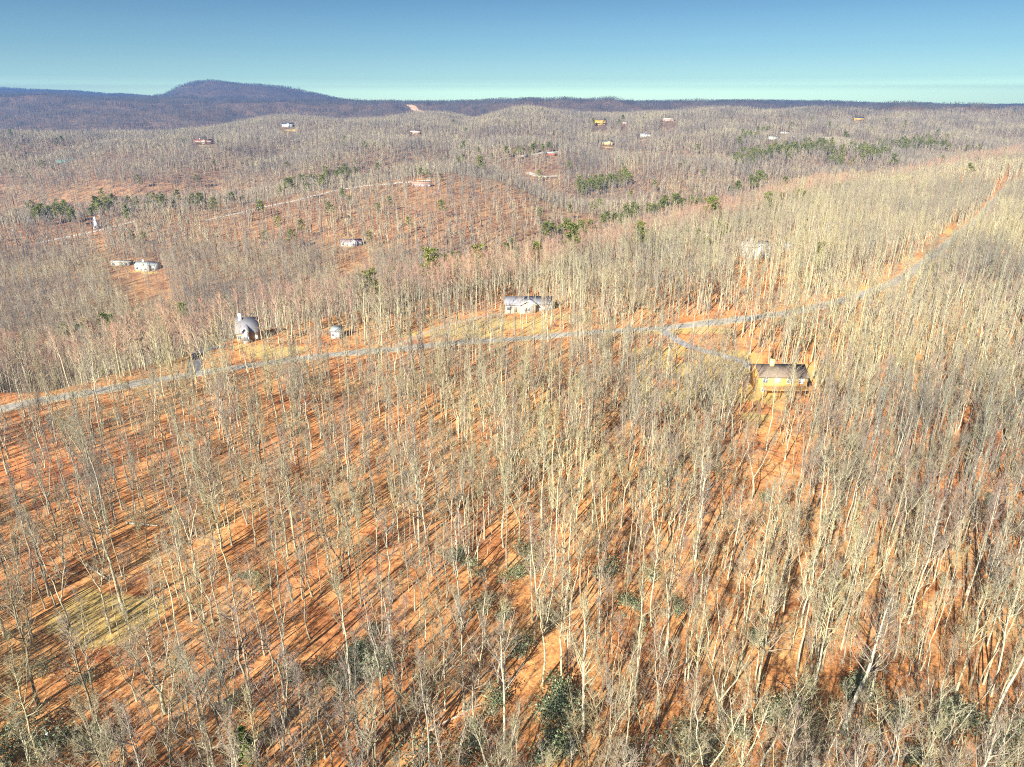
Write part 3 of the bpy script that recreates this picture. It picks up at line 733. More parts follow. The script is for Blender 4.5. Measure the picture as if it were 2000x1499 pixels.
FORMS = [  # word, grow arguments
 ('tall straight', dict(H=21, r=.20, cb=.52, cw=3.4, nl=18)),
 ('tall narrow-crowned', dict(H=22, r=.19, cb=.60, cw=2.6, nl=15, asc=55)),
 ('tall wide-crowned', dict(H=20, r=.25, cb=.42, cw=4.6, nl=22, asc=40)),
 ('high-forked', dict(H=21, r=.23, cb=.50, cw=3.6, nl=20, fork=2)),
 ('low-forked', dict(H=19, r=.25, cb=.35, cw=3.8, nl=22, fork=2)),
 ('slender pole-like', dict(H=17, r=.10, cb=.62, cw=1.7, nl=11, asc=55)),
 ('thin crooked', dict(H=15, r=.10, cb=.50, cw=2.0, nl=12, wig=.28)),
 ('small bushy', dict(H=9.5, r=.08, cb=.25, cw=2.6, nl=16, asc=45)),
 ('three-stemmed', dict(H=18, r=.24, cb=.40, cw=3.6, nl=24, fork=3)),
 ('gently leaning', dict(H=19, r=.18, cb=.50, cw=3.2, nl=16, lean=(.13, .03))),
 ('small spindly', dict(H=12, r=.07, cb=.40, cw=1.9, nl=12, asc=50)),
 ('broad-topped', dict(H=18, r=.26, cb=.40, cw=5.2, nl=22, asc=35, fork=3)),
]
WEIGHT = np.array([.12, .11, .06, .07, .05, .20, .12, .08, .04, .05, .08, .03])
NEARM = []      # (trunk mesh, crown mesh) two growths of every form
for s in range(2):
    for k, (wd, kw) in enumerate(FORMS):
        kw = dict(kw)
        if s: kw['H'] *= .93; kw['cw'] *= 1.08
        tr, cr = grow(100 + s * 40 + k, **kw)
        NEARM.append((tr.mesh('trunk', BARK, True), cr.mesh('crown', TWIG), tr, cr, kw['H']))
NF = len(FORMS)

# ------------------------------------------------------------------ where the trees stand
def scatter(area, cell, t_lim, keep=1.0):
    """jittered grid over the wedge y0..y1"""
    y0, y1 = area
    xm = y1 * t_lim + 40
    nx, ny = int(2 * xm / cell), int((y1 - y0) / cell)
    X, Y = np.meshgrid(np.arange(nx) * cell - xm, y0 + np.arange(ny) * cell)
    X = X.ravel() + RNG.uniform(-.9, .9, X.size) * cell
    Y = Y.ravel() + RNG.uniform(-.9, .9, Y.size) * cell
    ok = np.abs(X) < (Y * t_lim + 45)
    if keep < 1: ok &= RNG.random(X.size) < keep
    return X[ok], Y[ok]
BUSHPX = [(892, 1085, 1.2), (915, 1098, .9), (935, 1115, .8), (870, 1080, .7), (1015, 1072, 1.0), (1030, 1085, .9), (1008, 1118, 1.2), (1040, 1112, 1.0), (985, 1128, .8), (1185, 1120, 1.1), (1165, 1112, .7), (1272, 1125, .8), (1222, 1172, 1.1), (1325, 1190, .9), (1240, 1180, .8), (942, 1190, 1.0), (985, 1200, .9), (1075, 1210, .9), (1018, 1255, .9), (1010, 1275, .8),
 (730, 1225, .9), (700, 1265, 1.3), (690, 1290, 1.3), (715, 1300, 1.2), (745, 1310, 1.0), (665, 1335, .9), (735, 1280, .9), (690, 1325, 1.1), (655, 1330, .8), (570, 1325, 1.0), (500, 1130, 1.0), (510, 1145, .7), (155, 1325, 1.1), (80, 1310, .9), (175, 1320, .7), (478, 1120, .6), (625, 1310, .8), (720, 1050, .5), (1090, 1345, 1.2), (1110, 1360, 1.2), (1085, 1385, 1.3), (1060, 1400, 1.0), (1105, 1410, 1.3), (970, 1360, 1.0), (960, 1385, .9), (1080, 1440, 1.2), (1100, 1470, 1.3), (1050, 1478, 1.1), (920, 1445, 1.1), (905, 1480, 1.2), (1480, 1250, .9), (1470, 1238, .7), (1490, 970, .8), (1495, 965, .6), (1320, 1170, .6), (1675, 1330, 1.2), (1690, 1360, 1.1), (1655, 1350, 1.0), (1700, 1300, .9), (1500, 1400, 1.2), (1530, 1390, 1.0), (1560, 1385, 1.0), (1440, 1430, 1.0), (1745, 1405, .9), (1760, 1390, .8), (1850, 1390, 1.2), (1870, 1400, 1.2), (1890, 1410, 1.1), (1840, 1430, 1.1), (1930, 980, .8), (1935, 965, .6), (1610, 1010, .5), (100, 1470, 1.3), (40, 1440, 1.3), (15, 1480, 1.3), (130, 1440, 1.1), (180, 1455, 1.1), (200, 1440, .9), (450, 1375, .9), (1345, 1440, 1.1), (1370, 1480, 1.2), (1600, 1460, 1.2), (1950, 1470, 1.3), (1780, 1480, 1.2), (600, 1480, .8), (820, 1488, 1.1), (1230, 1480, 1.1), (1290, 1460, 1.0), (1985, 1420, 1.1), (1700, 1440, .9)]
BUSHXY = np.array([(*ground_at(u, v + 12, y0=20), k) for u, v, k in BUSHPX])
def clear_of(X, Y, farther=False):
    ok = np.ones(len(X), bool)
    for s in range(0, len(ROADPTS), 1):
        pass
    # roads: bin the road points on a coarse raster
    rp = ROADPTS
    step = 3.0
    keys = set()
    for x, y, w in rp:
        rad = w / 2 + 1.3 if y < 450 else w / 2 + (-0.6 if w == 4.7 else 4)
        for a in range(int((x - rad) // step), int((x + rad) // step) + 1):
            for b in range(int((y - rad * (1.3 if y > 450 else 1)) // step), int((y + rad) // step) + 1):
                keys.add((a, b))
    kk = set(a * 100003 + b for a, b in keys)
    code = (X // step).astype(int) * 100003 + (Y // step).astype(int)
    ok &= ~np.isin(code, np.array(list(kk)))
    kk = np.array(list(kk))
    for dy in (5, 9, 13, 17):           # trees cleared more thinly on the near side of the road
        c2 = (X // step).astype(int) * 100003 + ((Y + dy) // step).astype(int)
        ok &= ~(np.isin(c2, kk) & (Y < 300) & (RNG.random(len(X)) < .13))
    for h in HOUSES:
        hy = h['y'] + h['d'] / 2
        dx, dy = X - h['x'], Y - hy
        ok &= ~((np.abs(dx) < h['w'] / 2 + 2.2) & (np.abs(dy) < h['d'] / 2 + 3.5))
        # thinned trees in the yard in front
        L = min(60 + 0.10 * h['dep'], 330); t = h['x'] / hy
        front = (Y < hy) & (Y > hy - L) & (np.abs(X - t * Y) < h['w'] * .62 + 1.5)
        ok &= ~(front & (RNG.random(len(X)) < ((.68 if h['u'] == 1527 else .5) if h['dep'] < 500 else .78) + (.12 if h['u'] == 480 else .18 if h['u'] in (395, 1172, 1678, 561, 1306, 1187) else 0)))
    if Y.min() < 100:
        for bx, by, bs in BUSHXY:        # few stems stand in or right before a thicket
            near = (np.abs(X - bx) < 2.4 * bs) & (Y > by - 9) & (Y < by + 2.4 * bs)
            ok &= ~(near & (RNG.random(len(X)) < .6))
    ok &= ~((lawn_mask(X, Y) > .35) & (RNG.random(len(X)) < .6))
    (ax, ay), (bx, by) = CUT
    s = np.clip((Y - ay) / (by - ay), -.3, 1.3)
    ok &= ~((np.abs(X - (ax + (bx - ax) * s)) < 22) & (Y > min(ay, by) - 500) & (Y < max(ay, by) + 500) & (Y > 2000))
    return ok

# trees of note: photograph position of the foot, form, height factor, turn, extra
NOTE = [
 dict(u=322, v=1392, f='spread', label='broad spreading bare tree with dark low-forked trunk above the lower left shrubs'),
 dict(u=246, v=1200, f='tallgrey', label='tall thick grey tree with knotty high crown beside the yellow grass patch'),
 dict(u=1646, v=1432, f='white', label='thick white-barked tree leaning with forked crown before the dark laurels'),
 dict(u=1706, v=1540, f='whitespread', label='pale tree with wide arching limbs cut off by the bottom edge'),
 dict(u=1594, v=1105, f='wye', label='bent grey trunk splitting into a wide open fork halfway up'),
 dict(u=1926, v=1430, f='lean', label='pale straight trunk leaning strongly among the crowded poles'),
 dict(u=985, v=1480, f='tallpale', label='tall straight pale trunk rising before the laurel thicket'),
 dict(u=1136, v=1440, f='tallpale2', label='thick pale trunk with many steep limbs beside the laurel thicket edge'),
 dict(u=772, v=1325, f='fork2', label='pale tree with wide two-way fork above orange leaves'),
 dict(u=686, v=1370, f='straightdark', label='straight pale trunk standing in front of a dark laurel clump'),
]
def note_forms():
    M = {}
    def mk(key, bark, tw, **kw):
        tr, cr = grow(hash(key) % 1 + sum(map(ord, key)), **kw)
        M[key] = (tr.mesh('trunk', bark, True), cr.mesh('crown', tw), kw['H'])
    mk('spread', BARK, TWIG, H=14, r=.42, cb=.42, cw=6.0, nl=34, fork=3, asc=30)
    mk('tallgrey', BARK, TWIG, H=23, r=.36, cb=.55, cw=4.2, nl=22, asc=30, wig=.2)
    mk('white', PALEBARK, TWIG, H=21, r=.40, cb=.42, cw=4.6, nl=22, lean=(.16, .0), asc=40)
    mk('whitespread', PALEBARK, TWIG, H=15, r=.34, cb=.40, cw=6.2, nl=24, fork=2, asc=28)
    mk('wye', BARK, TWIG, H=19, r=.34, cb=.55, cw=4.0, nl=20, fork=2, lean=(-.05, 0), wig=.25)
    mk('lean', PALEBARK, TWIG, H=22, r=.26, cb=.60, cw=3.4, nl=16, lean=(.2, .05))
    mk('tallpale', PALEBARK, TWIG, H=22, r=.26, cb=.48, cw=3.6, nl=18)
    mk('tallpale2', PALEBARK, TWIG, H=21, r=.32, cb=.38, cw=4.4, nl=26, asc=58)
    mk('fork2', PALEBARK, TWIG, H=18, r=.24, cb=.60, cw=4.2, nl=18, fork=2)
    mk('straightdark', PALEBARK, TWIG, H=20, r=.26, cb=.55, cw=3.2, nl=16)
    return M
NM = note_forms()
note_xy = []
for n_ in NOTE:
    x, y = ground_at(n_['u'], n_['v'], y0=20); note_xy.append((x, y)); n_['x'], n_['y'] = x, y
note_xy = np.array(note_xy)

X, Y = scatter((24, 640), 3.15, .98)
dens = 0.70 + 0.9 * np.clip((X / np.maximum(Y, 50)) * .55 + .12, -.25, .4) + 0.3 * fbm(X, Y, 38, 3)
dens += np.clip((Y - 150) / 500, 0, .5) + .6 * np.clip((80 - Y) / 25, 0, 1)
ok = (RNG.random(len(X)) < dens) & clear_of(X, Y)
crest = np.interp(X / np.maximum(Y, 40), tcol, KY[:, 1])
X, Y = X[ok], Y[ok]
dn = np.min(np.hypot(X[:, None] - note_xy[:, 0], Y[:, None] - note_xy[:, 1]), 1)
X, Y = X[dn > 3.2], Y[dn > 3.2]
form = RNG.choice(NF, len(X), p=WEIGHT / WEIGHT.sum()) + NF * RNG.integers(0, 2, len(X))
lowb = (Y < 74) & (RNG.random(len(X)) < .45)
form[lowb] = RNG.choice([2, 4, 8, 11, 7], lowb.sum()) + NF * RNG.integers(0, 2, lowb.sum())
lft = (X < 5) & (Y < 170) & (RNG.random(len(X)) < .18)
form[lft] = RNG.choice([2, 3, 4, 11], lft.sum()) + NF * RNG.integers(0, 2, lft.sum())
# slim poles crowd the middle and the right of the slope, big crowns the lower left
scl = RNG.uniform(.66, 1.10, len(X)) * (1 - 0.10 * np.clip((Y - 180) / 200, 0, 1))
rot = RNG.uniform(0, 2 * math.pi, len(X))
Z = terrain(X, Y) - 0.15
HH = np.array([NEARM[f][4] for f in form]) * scl
u0, v0, dep = project(X, Y, Z)
u1, v1, _ = project(X, Y, Z + HH)
size = np.hypot(u1 - u0, v1 - v0)
vis = (dep > 5) & (u0 > -10) & (u0 < 2010) & (v1 < 1470) & (v1 > 0) & (u1 > 20) & (u1 < 1980) & (v0 < 1760)
# how much of the tree's height lies inside the frame
frac = np.clip((1499 - v1) / np.maximum(v0 - v1, 1), 0, 1)
score = np.where(vis, size * frac, 0)
order = np.argsort(-score)
NI = 300 - len(NOTE)
ind = order[:NI]
rest = np.setdiff1d(np.arange(len(X)), ind)

ONES = 'zero one two three four five six seven eight nine ten eleven twelve thirteen fourteen fifteen sixteen seventeen eighteen nineteen'.split()
TENS = 'x x twenty thirty forty fifty sixty seventy eighty ninety'.split()
def inwords(n):
    n = max(0, min(99, int(round(n))))
    return ONES[n] if n < 20 else TENS[n // 10] + ('-' + ONES[n % 10] if n % 10 else '')
used = set()
def place_words(kind, u, v, what=''):
    for du, dv in ((0, 0), (2, 0), (0, 2), (-2, 0), (0, -2), (1, 0), (0, 1), (-1, 0), (0, -1), (1, 1), (-1, -1), (1, -1), (-1, 1)):
        w = f"{what}{inwords(u / 20 + du * .6)} percent across and {inwords(v / 14.99 + dv * .6)} percent down"
        if (kind, w) not in used: break
    used.add((kind, w))
    return f"{kind}, {w}"
def tree_label(word, u0, v0, u1, v1):
    foot = v0 < 1495 and 2 < u0 < 1998
    a, b = (u0, v0) if foot else (u1, v1)
    return place_words(word + ' bare tree', a, b, 'foot ' if foot else 'top ')
GRP = 'bare hardwood trees on the leaf-covered slope'
def place_tree(tm, cm, x, y, z, rz, s, label):
    r = obj('bare_tree', None, None, (x, y, z), (0, 0, rz), (s, s, s))
    tag(r, label, 'tree', GRP)
    obj('trunk', tm, r); obj('crown', cm, r)
for n_ in NOTE:
    tm, cm, h = NM[n_['f']]
    rz = 0 if n_['f'] in ('white', 'lean', 'wye') else random.Random(n_['u']).uniform(0, 6)
    place_tree(tm, cm, n_['x'], n_['y'], float(terrain(n_['x'], n_['y'])) - .1, rz, 1.0, n_['label'])
for k in ind:
    f = form[k]
    place_tree(NEARM[f][0], NEARM[f][1], float(X[k]), float(Y[k]), float(Z[k]), float(rot[k]), float(scl[k]),
               tree_label(FORMS[f % NF][0], u0[k], v0[k], u1[k], v1[k]))

# ------------------------------------------------------------------ the rest of the wood as one scattered mass
def geo_join(trs):
    g = Geo()
    for t in trs:
        for v_, in zip([np.concatenate(t.v)]):
            q = np.concatenate(t.q) if t.q else None
            tt = np.concatenate(t.t) if t.t else None
            g.add(v_, q, tt)
    return g
PCOL = bpy.data.collections.new('tree_kinds')
protos = []
def proto(tr, cr, tm, cm, H):
    g = geo_join([tr, cr])
    me = g.mesh('bare_tree', [tm, cm])
    nq_t = sum(len(a) for a in tr.q); nq_all = sum(len(a) for a in g.q)
    mi = np.ones(len(me.polygons), np.int32); mi[:nq_t] = 0
    me.polygons.foreach_set('material_index', mi)
    o = bpy.data.objects.new('bare_tree_form.%03d' % (len(protos) + 1), me)
    PCOL.objects.link(o); protos.append(o); return len(protos) - 1
for tm, cm, tr, cr, H in NEARM: proto(tr, cr, BARK, TWIG, H)
MID0 = len(protos)
for s in range(2):
    for k, (wd, kw) in enumerate(FORMS):
        kw = dict(kw); kw['nl'] = max(8, int(kw['nl'] * .62)); kw['r'] *= 1.1
        proto(*grow(300 + s * 40 + k, lod=1, **kw), BARK, TWIG, 0)
MIDG0 = len(protos)                          # the same growths greyer, with the shade beyond the crest put into their colour
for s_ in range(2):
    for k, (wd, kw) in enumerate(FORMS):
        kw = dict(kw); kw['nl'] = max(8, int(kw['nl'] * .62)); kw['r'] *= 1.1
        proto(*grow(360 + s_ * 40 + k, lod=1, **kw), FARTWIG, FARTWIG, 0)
RED0 = len(protos)
REDCROWN = mat('reddish_crown_twigs', (0.3, 0.2, 0.17), 0.9, bark_nodes([(0.0, (0.36, 0.22, 0.17)), (1.0, (0.42, 0.29, 0.21))], (0.7, 0.66, 0.66)))
for k in (0, 2, 3, 8):
    kw = dict(FORMS[k][1]); kw['nl'] = 12; kw['H'] *= .9; kw['cw'] *= 1.1
    proto(*grow(640 + k, lod=1, **kw), BARK, REDCROWN, 0)
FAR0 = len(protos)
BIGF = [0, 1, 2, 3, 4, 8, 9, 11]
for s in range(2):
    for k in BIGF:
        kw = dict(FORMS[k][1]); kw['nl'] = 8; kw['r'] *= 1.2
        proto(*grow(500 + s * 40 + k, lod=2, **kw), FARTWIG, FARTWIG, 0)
FARN0 = len(protos)                          # small growths in the yellower bark of the near ridge
for s_ in range(2):
    for k in BIGF:
        kw = dict(FORMS[k][1]); kw['nl'] = 8; kw['r'] *= 1.2
        proto(*grow(560 + s_ * 40 + k, lod=2, **kw), BARK, TWIG, 0)
CL0 = len(protos)
def clump(seed, n, rad):
    rng = np.random.default_rng(seed)
    tr, cr = Geo(), Geo()
    for _ in range(n):
        x, y = rng.uniform(-rad, rad, 2)
        H = rng.uniform(13, 20)
        base = np.array([[x, y, -6.0]]); top = np.array([[x + rng.normal(0, .8), y + rng.normal(0, .8), H]])
        tr.tubes(base, top, .30, .10, 3)
        m = 9
        s = rng.uniform(.38, .95, m); b = base * (1 - s)[:, None] + top * s[:, None]
        az = rng.uniform(0, 6.28, m); L = rng.uniform(3.0, 6.5, m) * (1.3 - s * .7)
        e = b + np.stack([np.cos(az) * L * .55, np.sin(az) * L * .55, L * .85], 1)
        cr.cones(b, e, .30, 3)
    return tr, cr
for s in range(8): proto(*clump(900 + s, 14, 24), HAZYWOOD, HAZYWOOD, 0)

PX, PY, PZ, PI, PS, PR = [], [], [], [], [], []
def put(x, y, z, idx, s, r):
    PX.append(x); PY.append(y); PZ.append(z); PI.append(idx); PS.append(s); PR.append(r)
nr_ = rest[Y[rest] < 190]; mr_ = rest[Y[rest] >= 190]
def beyond(x, y):
    return y > np.interp(x / np.maximum(y, 40), tcol, KY[:, 1]) * 1.10
def crestness(x, y):
    c = np.interp(x / np.maximum(y, 40), tcol, KY[:, 1])
    return (y > c * .86) & (y < c * 1.12) & (RNG.random(len(x)) < .62 + fbm(x, y, 30, 2))
put(X[nr_], Y[nr_], Z[nr_], form[nr_], scl[nr_], rot[nr_])
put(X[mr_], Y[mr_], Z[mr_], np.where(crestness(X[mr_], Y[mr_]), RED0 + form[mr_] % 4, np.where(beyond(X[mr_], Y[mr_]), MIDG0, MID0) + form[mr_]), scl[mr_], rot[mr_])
FX, FY = scatter((640, 2350), 6.1, .86)
ok = (RNG.random(len(FX)) < .9 + 1.0 * fbm(FX, FY, 120, 3)) & clear_of(FX, FY)
FX, FY = FX[ok], FY[ok]
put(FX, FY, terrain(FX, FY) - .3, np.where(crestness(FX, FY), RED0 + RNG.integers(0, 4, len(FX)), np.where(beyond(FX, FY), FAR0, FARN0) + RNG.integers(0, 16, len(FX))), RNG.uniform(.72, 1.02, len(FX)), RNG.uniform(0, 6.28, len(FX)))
CX, CY = scatter((2350, 8600), 40, .84)
ok = clear_of(CX, CY)
CX, CY = CX[ok], CY[ok]
put(CX, CY, terrain(CX, CY) - .5, CL0 + RNG.integers(0, 8, len(CX)), RNG.uniform(.85, 1.1, len(CX)), RNG.uniform(0, 6.28, len(CX)))

def scatter_object(name, coll, PX, PY, PZ, PI, PS, PR, label, cat):
    x, y, z = np.concatenate(PX), np.concatenate(PY), np.concatenate(PZ)
    me = bpy.data.meshes.new(name)
    me.vertices.add(len(x)); me.vertices.foreach_set('co', np.stack([x, y, z], 1).astype(np.float32).ravel())
    a = me.attributes.new('pick', 'INT', 'POINT'); a.data.foreach_set('value', np.concatenate(PI).astype(np.int32))
    a = me.attributes.new('size', 'FLOAT', 'POINT'); a.data.foreach_set('value', np.concatenate(PS).astype(np.float32))
    r = np.concatenate(PR); tl = RNG.normal(0, .035, (len(r), 2))
    a = me.attributes.new('turn', 'FLOAT_VECTOR', 'POINT'); a.data.foreach_set('vector', np.stack([tl[:, 0], tl[:, 1], r], 1).astype(np.float32).ravel())
    me.update()
    o = obj(name, me)
    ng = bpy.data.node_groups.new(name + '_scatter', 'GeometryNodeTree')
    ng.interface.new_socket('Geometry', in_out='INPUT', socket_type='NodeSocketGeometry')
    ng.interface.new_socket('Geometry', in_out='OUTPUT', socket_type='NodeSocketGeometry')
    gi, go = ng.nodes.new('NodeGroupInput'), ng.nodes.new('NodeGroupOutput')
    ci = ng.nodes.new('GeometryNodeCollectionInfo'); ci.inputs['Collection'].default_value = coll
    ci.inputs['Separate Children'].default_value = True; ci.inputs['Reset Children'].default_value = True
    ip = ng.nodes.new('GeometryNodeInstanceOnPoints'); ip.inputs['Pick Instance'].default_value = True
    def na(nm, dt):
        n = ng.nodes.new('GeometryNodeInputNamedAttribute'); n.data_type = dt; n.inputs['Name'].default_value = nm
        return next(s for s in n.outputs if s.name == 'Attribute' and s.enabled)
    L = ng.links.new
    L(gi.outputs[0], ip.inputs['Points']); L(ci.outputs[0], ip.inputs['Instance'])
    L(na('pick', 'INT'), ip.inputs['Instance Index']); L(na('turn', 'FLOAT_VECTOR'), ip.inputs['Rotation']); L(na('size', 'FLOAT'), ip.inputs['Scale'])
    L(ip.outputs[0], go.inputs[0])
    md = o.modifiers.new('scatter', 'NODES'); md.node_group = ng
    tag(o, label, cat, None, 'stuff')
    return o
scatter_object('bare_woods', PCOL, PX, PY, PZ, PI, PS, PR, 'leafless grey-brown woods covering the slopes and ridges to the horizon', 'woods')
print('scattered', sum(map(len, PX)))

# ------------------------------------------------------------------ thin underbrush and fallen sticks between the trunks
BCOL = bpy.data.collections.new('brush_kinds')
BRUSH = mat('brush_twigs', (0.3, 0.22, 0.18), 0.9, bark_nodes([(0.0, (0.30, 0.21, 0.17)), (0.4, (0.36, 0.30, 0.20)), (0.7, (0.28, 0.17, 0.15)), (1.0, (0.40, 0.36, 0.26))], (0.7, 0.68, 0.66)))
for k in range(6):
    rng = np.random.default_rng(700 + k); g = Geo()
    n = 9; b = np.concatenate([rng.uniform(-1.2, 1.2, (n, 2)), np.zeros((n, 1))], 1)
    if k < 4:
        e = b + np.stack([rng.normal(0, .5, n), rng.normal(0, .5, n), rng.uniform(1.5, 4.0, n)], 1)
        g.cones(b, e, .028)
        t0, t1, tl = spawn(rng, b, e, np.full(n, 2.2), 7, .3, 1.0, 35, .3, .5); g.cones(t0, t1, .016)
        t2, t3, _ = spawn(rng, t0, t1, tl, 3, .3, 1.0, 38, .2, .6); g.cones(t2, t3, .012)
    else:
        a = rng.uniform(0, 6.28, n); e = b + np.stack([np.cos(a), np.sin(a), np.full(n, .12)], 1) * rng.uniform(1.0, 3.5, n)[:, None]
        b[:, 2] += .1; g.cones(b * [2, 2, 1], e * [2, 2, 1], .05, 4)
    BCOL.objects.link(bpy.data.objects.new('underbrush_form.%03d' % (k + 1), g.mesh('underbrush', BRUSH)))
UX, UY = scatter((24, 420), 4.4, .98)
ok = (RNG.random(len(UX)) < .55 + .9 * fbm(UX, UY, 25, 3)) & clear_of(UX, UY)
UX, UY = UX[ok], UY[ok]; n = len(UX)
scatter_object('underbrush', BCOL, [UX], [UY], [terrain(UX, UY) - .05], [RNG.integers(0, 6, n)], [RNG.uniform(.7, 1.4, n)], [RNG.uniform(0, 6.28, n)], 'thin leafless underbrush and fallen sticks between the trunks', 'underbrush')

# ------------------------------------------------------------------ evergreens
def leafs(g, rng, C, n, rad, sz, flat=.75, cards=2):
    """n small pointed leaf clumps of 3 blades around each centre"""
    m = len(C)
    o = unit(rng.normal(size=(m, n, 3))) * (rng.random((m, n, 1)) ** .45) * (rad if np.isscalar(rad) else rad[:, None, None])
    o[..., 2] *= flat
    c = (C[:, None] + o).reshape(-1, 3)
    d = unit(o.reshape(-1, 3) + rng.normal(0, .6, c.shape) + [0, 0, .35])
    s = sz * rng.uniform(.6, 1.4, len(c))[:, None]
    sd = unit(np.cross(d, rng.normal(size=c.shape)))
    V = np.stack([c - sd * s * .45, c + sd * s * .45, c + d * s], 1)
    t = np.arange(len(c) * 3).reshape(-1, 3)
    g.add(V.reshape(-1, 3), None, t)
def pine(seed, H, r, lod=0):
    rng = np.random.default_rng(seed)
    tr, cr, nd = Geo(), Geo(), Geo()
    P = stem_path(rng, H, (0, 0), .1, 6)
    rad = .17 * (1 - .85 * np.linspace(0, 1, 7)) + .01
    tr.tubes(P[:-1], P[1:], rad[:-1], rad[1:], 6)
    m = 22 if lod == 0 else 14
    s = np.linspace(.42, .98, m); b = at_path(P, s)
    az = np.arange(m) * 2.4 + rng.normal(0, .4, m)
    L = r * (1.15 - (s - .42) * 1.35) * rng.uniform(.6, 1.2, m)
    e = b + np.stack([np.cos(az) * L, np.sin(az) * L, L * .35], 1)
    tr.cones(b, e, .04, 3)
    C = np.concatenate([b + (e - b) * .6, e, P[-1:]])
    leafs(nd, rng, C, 26 if lod == 0 else 16, r * .30, .55 if lod == 0 else .8, .6)
    return tr, nd
PINES = [tuple((a.mesh('trunk', BARK, True), b.mesh('crown', NEEDLE), H, a, b) for a, b in [pine(s, H, r)])[0] for s, H, r in ((1, 15, 3.0), (2, 17, 3.4), (3, 13, 2.8), (4, 10, 2.4))]
PINEPX = [(122, 648), (150, 642), (168, 641), (205, 632), (218, 629), (262, 610), (355, 608), (655, 562), (690, 556), (702, 550), (722, 556), (770, 540), (832, 527), (846, 519), (858, 516), (872, 510), (886, 506), (902, 511), (932, 518), (958, 486), (998, 482), (1030, 492), (1048, 496), (1062, 500), (1078, 458), (1106, 452), (1118, 442), (1138, 472), (1152, 450), (1178, 432), (1200, 428), (1222, 421), (1245, 416), (1266, 412), (1284, 407), (1302, 401), (1330, 396), (1250, 458), (1262, 464), (1292, 410), (1350, 387), (1368, 406), (1386, 412), (1425, 372), (1465, 356), (1480, 353), (1494, 350), (1512, 392), (1526, 388), (1562, 386), (1572, 382), (1548, 360), (1637, 370), (1655, 360), (1676, 356), (1725, 366), (1768, 313), (1745, 319), (1606, 486), (1606, 505), (1368, 470), (1405, 450),
 (380, 396), (366, 392), (392, 398), (245, 412), (190, 409), (176, 414), (75, 424), (98, 420), (112, 418), (142, 420), (318, 402), (340, 399), (455, 391), (472, 384), (548, 372), (568, 366), (590, 360), (608, 356), (628, 352), (640, 347), (672, 337), (655, 343), (738, 331), (822, 334), (836, 338), (895, 320), (905, 312), (938, 328), (905, 290), (935, 297), (960, 304), (988, 300), (1008, 296), (1040, 292), (1072, 288), (1060, 293), (20, 262), (110, 275), (120, 275), (730, 268), (1142, 240), (1150, 239), (1158, 240), (1182, 234), (1216, 233), (1525, 228), (1650, 268), (1544, 248), (1890, 292), (1912, 288), (1465, 262), (1480, 258), (1400, 420), (1378, 398), (1110, 480), (1120, 476)]
lab_used = set()
def evergreen_label(kind, u, v):
    return place_words(kind, u, v)
prng = random.Random(5)
PINEPX += [(u + prng.choice((-1, 1)) * prng.uniform(7, 16), v + prng.uniform(-3, 6)) for u, v in PINEPX if 680 < u < 1600 and 345 < v < 570]
for u, v in PINEPX:
    far_ = v < 430 and not (u > 1180 and v > 345)
    k = prng.randrange(4); H = PINES[k][2]
    x, y = ground_at(u, v, lift=H * .72)
    s = prng.uniform(.7, 1.25) * (1.0 if y < 700 else 1.3) * (1.05 if 345 < v < 570 and u > 680 else 1)
    o = obj('pine_tree', None, None, (x, y, float(terrain(x, y)) - .2), (0, 0, prng.uniform(0, 6)), (s * 1.1, s * 1.1, s))
    tag(o, evergreen_label('olive green pine standing among bare trees', u, v), 'tree', 'pines along the ridges')
    obj('trunk', PINES[k][0], o); obj('crown', PINES[k][1], o)
# far evergreen stands, read as masses
ECOL = bpy.data.collections.new('evergreen_kinds')
for k in range(3):
    a, b = pine(20 + k, 17, 4.2, 1)
    g = geo_join([a, b]); me = g.mesh('evergreen', [BARK, NEEDLE])
    nq, ntr = sum(len(t) for t in a.q), sum(len(t) for t in a.t)
    mi = np.ones(len(me.polygons), np.int32); mi[:nq + ntr] = 0
    me.polygons.foreach_set('material_index', mi)
    o = bpy.data.objects.new('pine_tree_form.%03d' % (k + 1), me); ECOL.objects.link(o)
EX, EY = [], []
def stand(pts, n, spread, lift=9):
    for _ in range(n):
        k = prng.randrange(len(pts) - 1); f = prng.random()
        u = pts[k][0] * (1 - f) + pts[k + 1][0] * f + prng.gauss(0, 5); v = pts[k][1] * (1 - f) + pts[k + 1][1] * f + prng.gauss(0, spread)
        x, y = ground_at(u, v, lift=lift); EX.append(x); EY.append(y)
stand([(1130, 368), (1180, 360), (1228, 346)], 60, 5)
stand([(1435, 312), (1500, 300), (1560, 292), (1625, 288)], 120, 6)
stand([(1620, 312), (1700, 298), (1780, 284), (1850, 276)], 120, 7)
stand([(1420, 285), (1470, 268), (1500, 258)], 14, 4)
stand([(1010, 300), (1050, 292)], 10, 3)
stand([(540, 372), (620, 352), (700, 338)], 26, 6)
stand([(60, 425), (180, 412), (260, 405), (400, 396)], 30, 8)
for _ in range(150):
    x, y = ground_at(prng.uniform(0, 2000), 215 + 260 * prng.random() ** 1.6, lift=9)
    if y > 640: EX.append(x); EY.append(y)
EX, EY = np.array(EX), np.array(EY)
n = len(EX)
scatter_object('pine_woods', ECOL, [EX], [EY], [terrain(EX, EY) - .3], [RNG.integers(0, 3, n)], [RNG.uniform(.8, 1.3, n)], [RNG.uniform(0, 6.28, n)], 'dark olive evergreen stands in patches on the far slopes', 'woods')

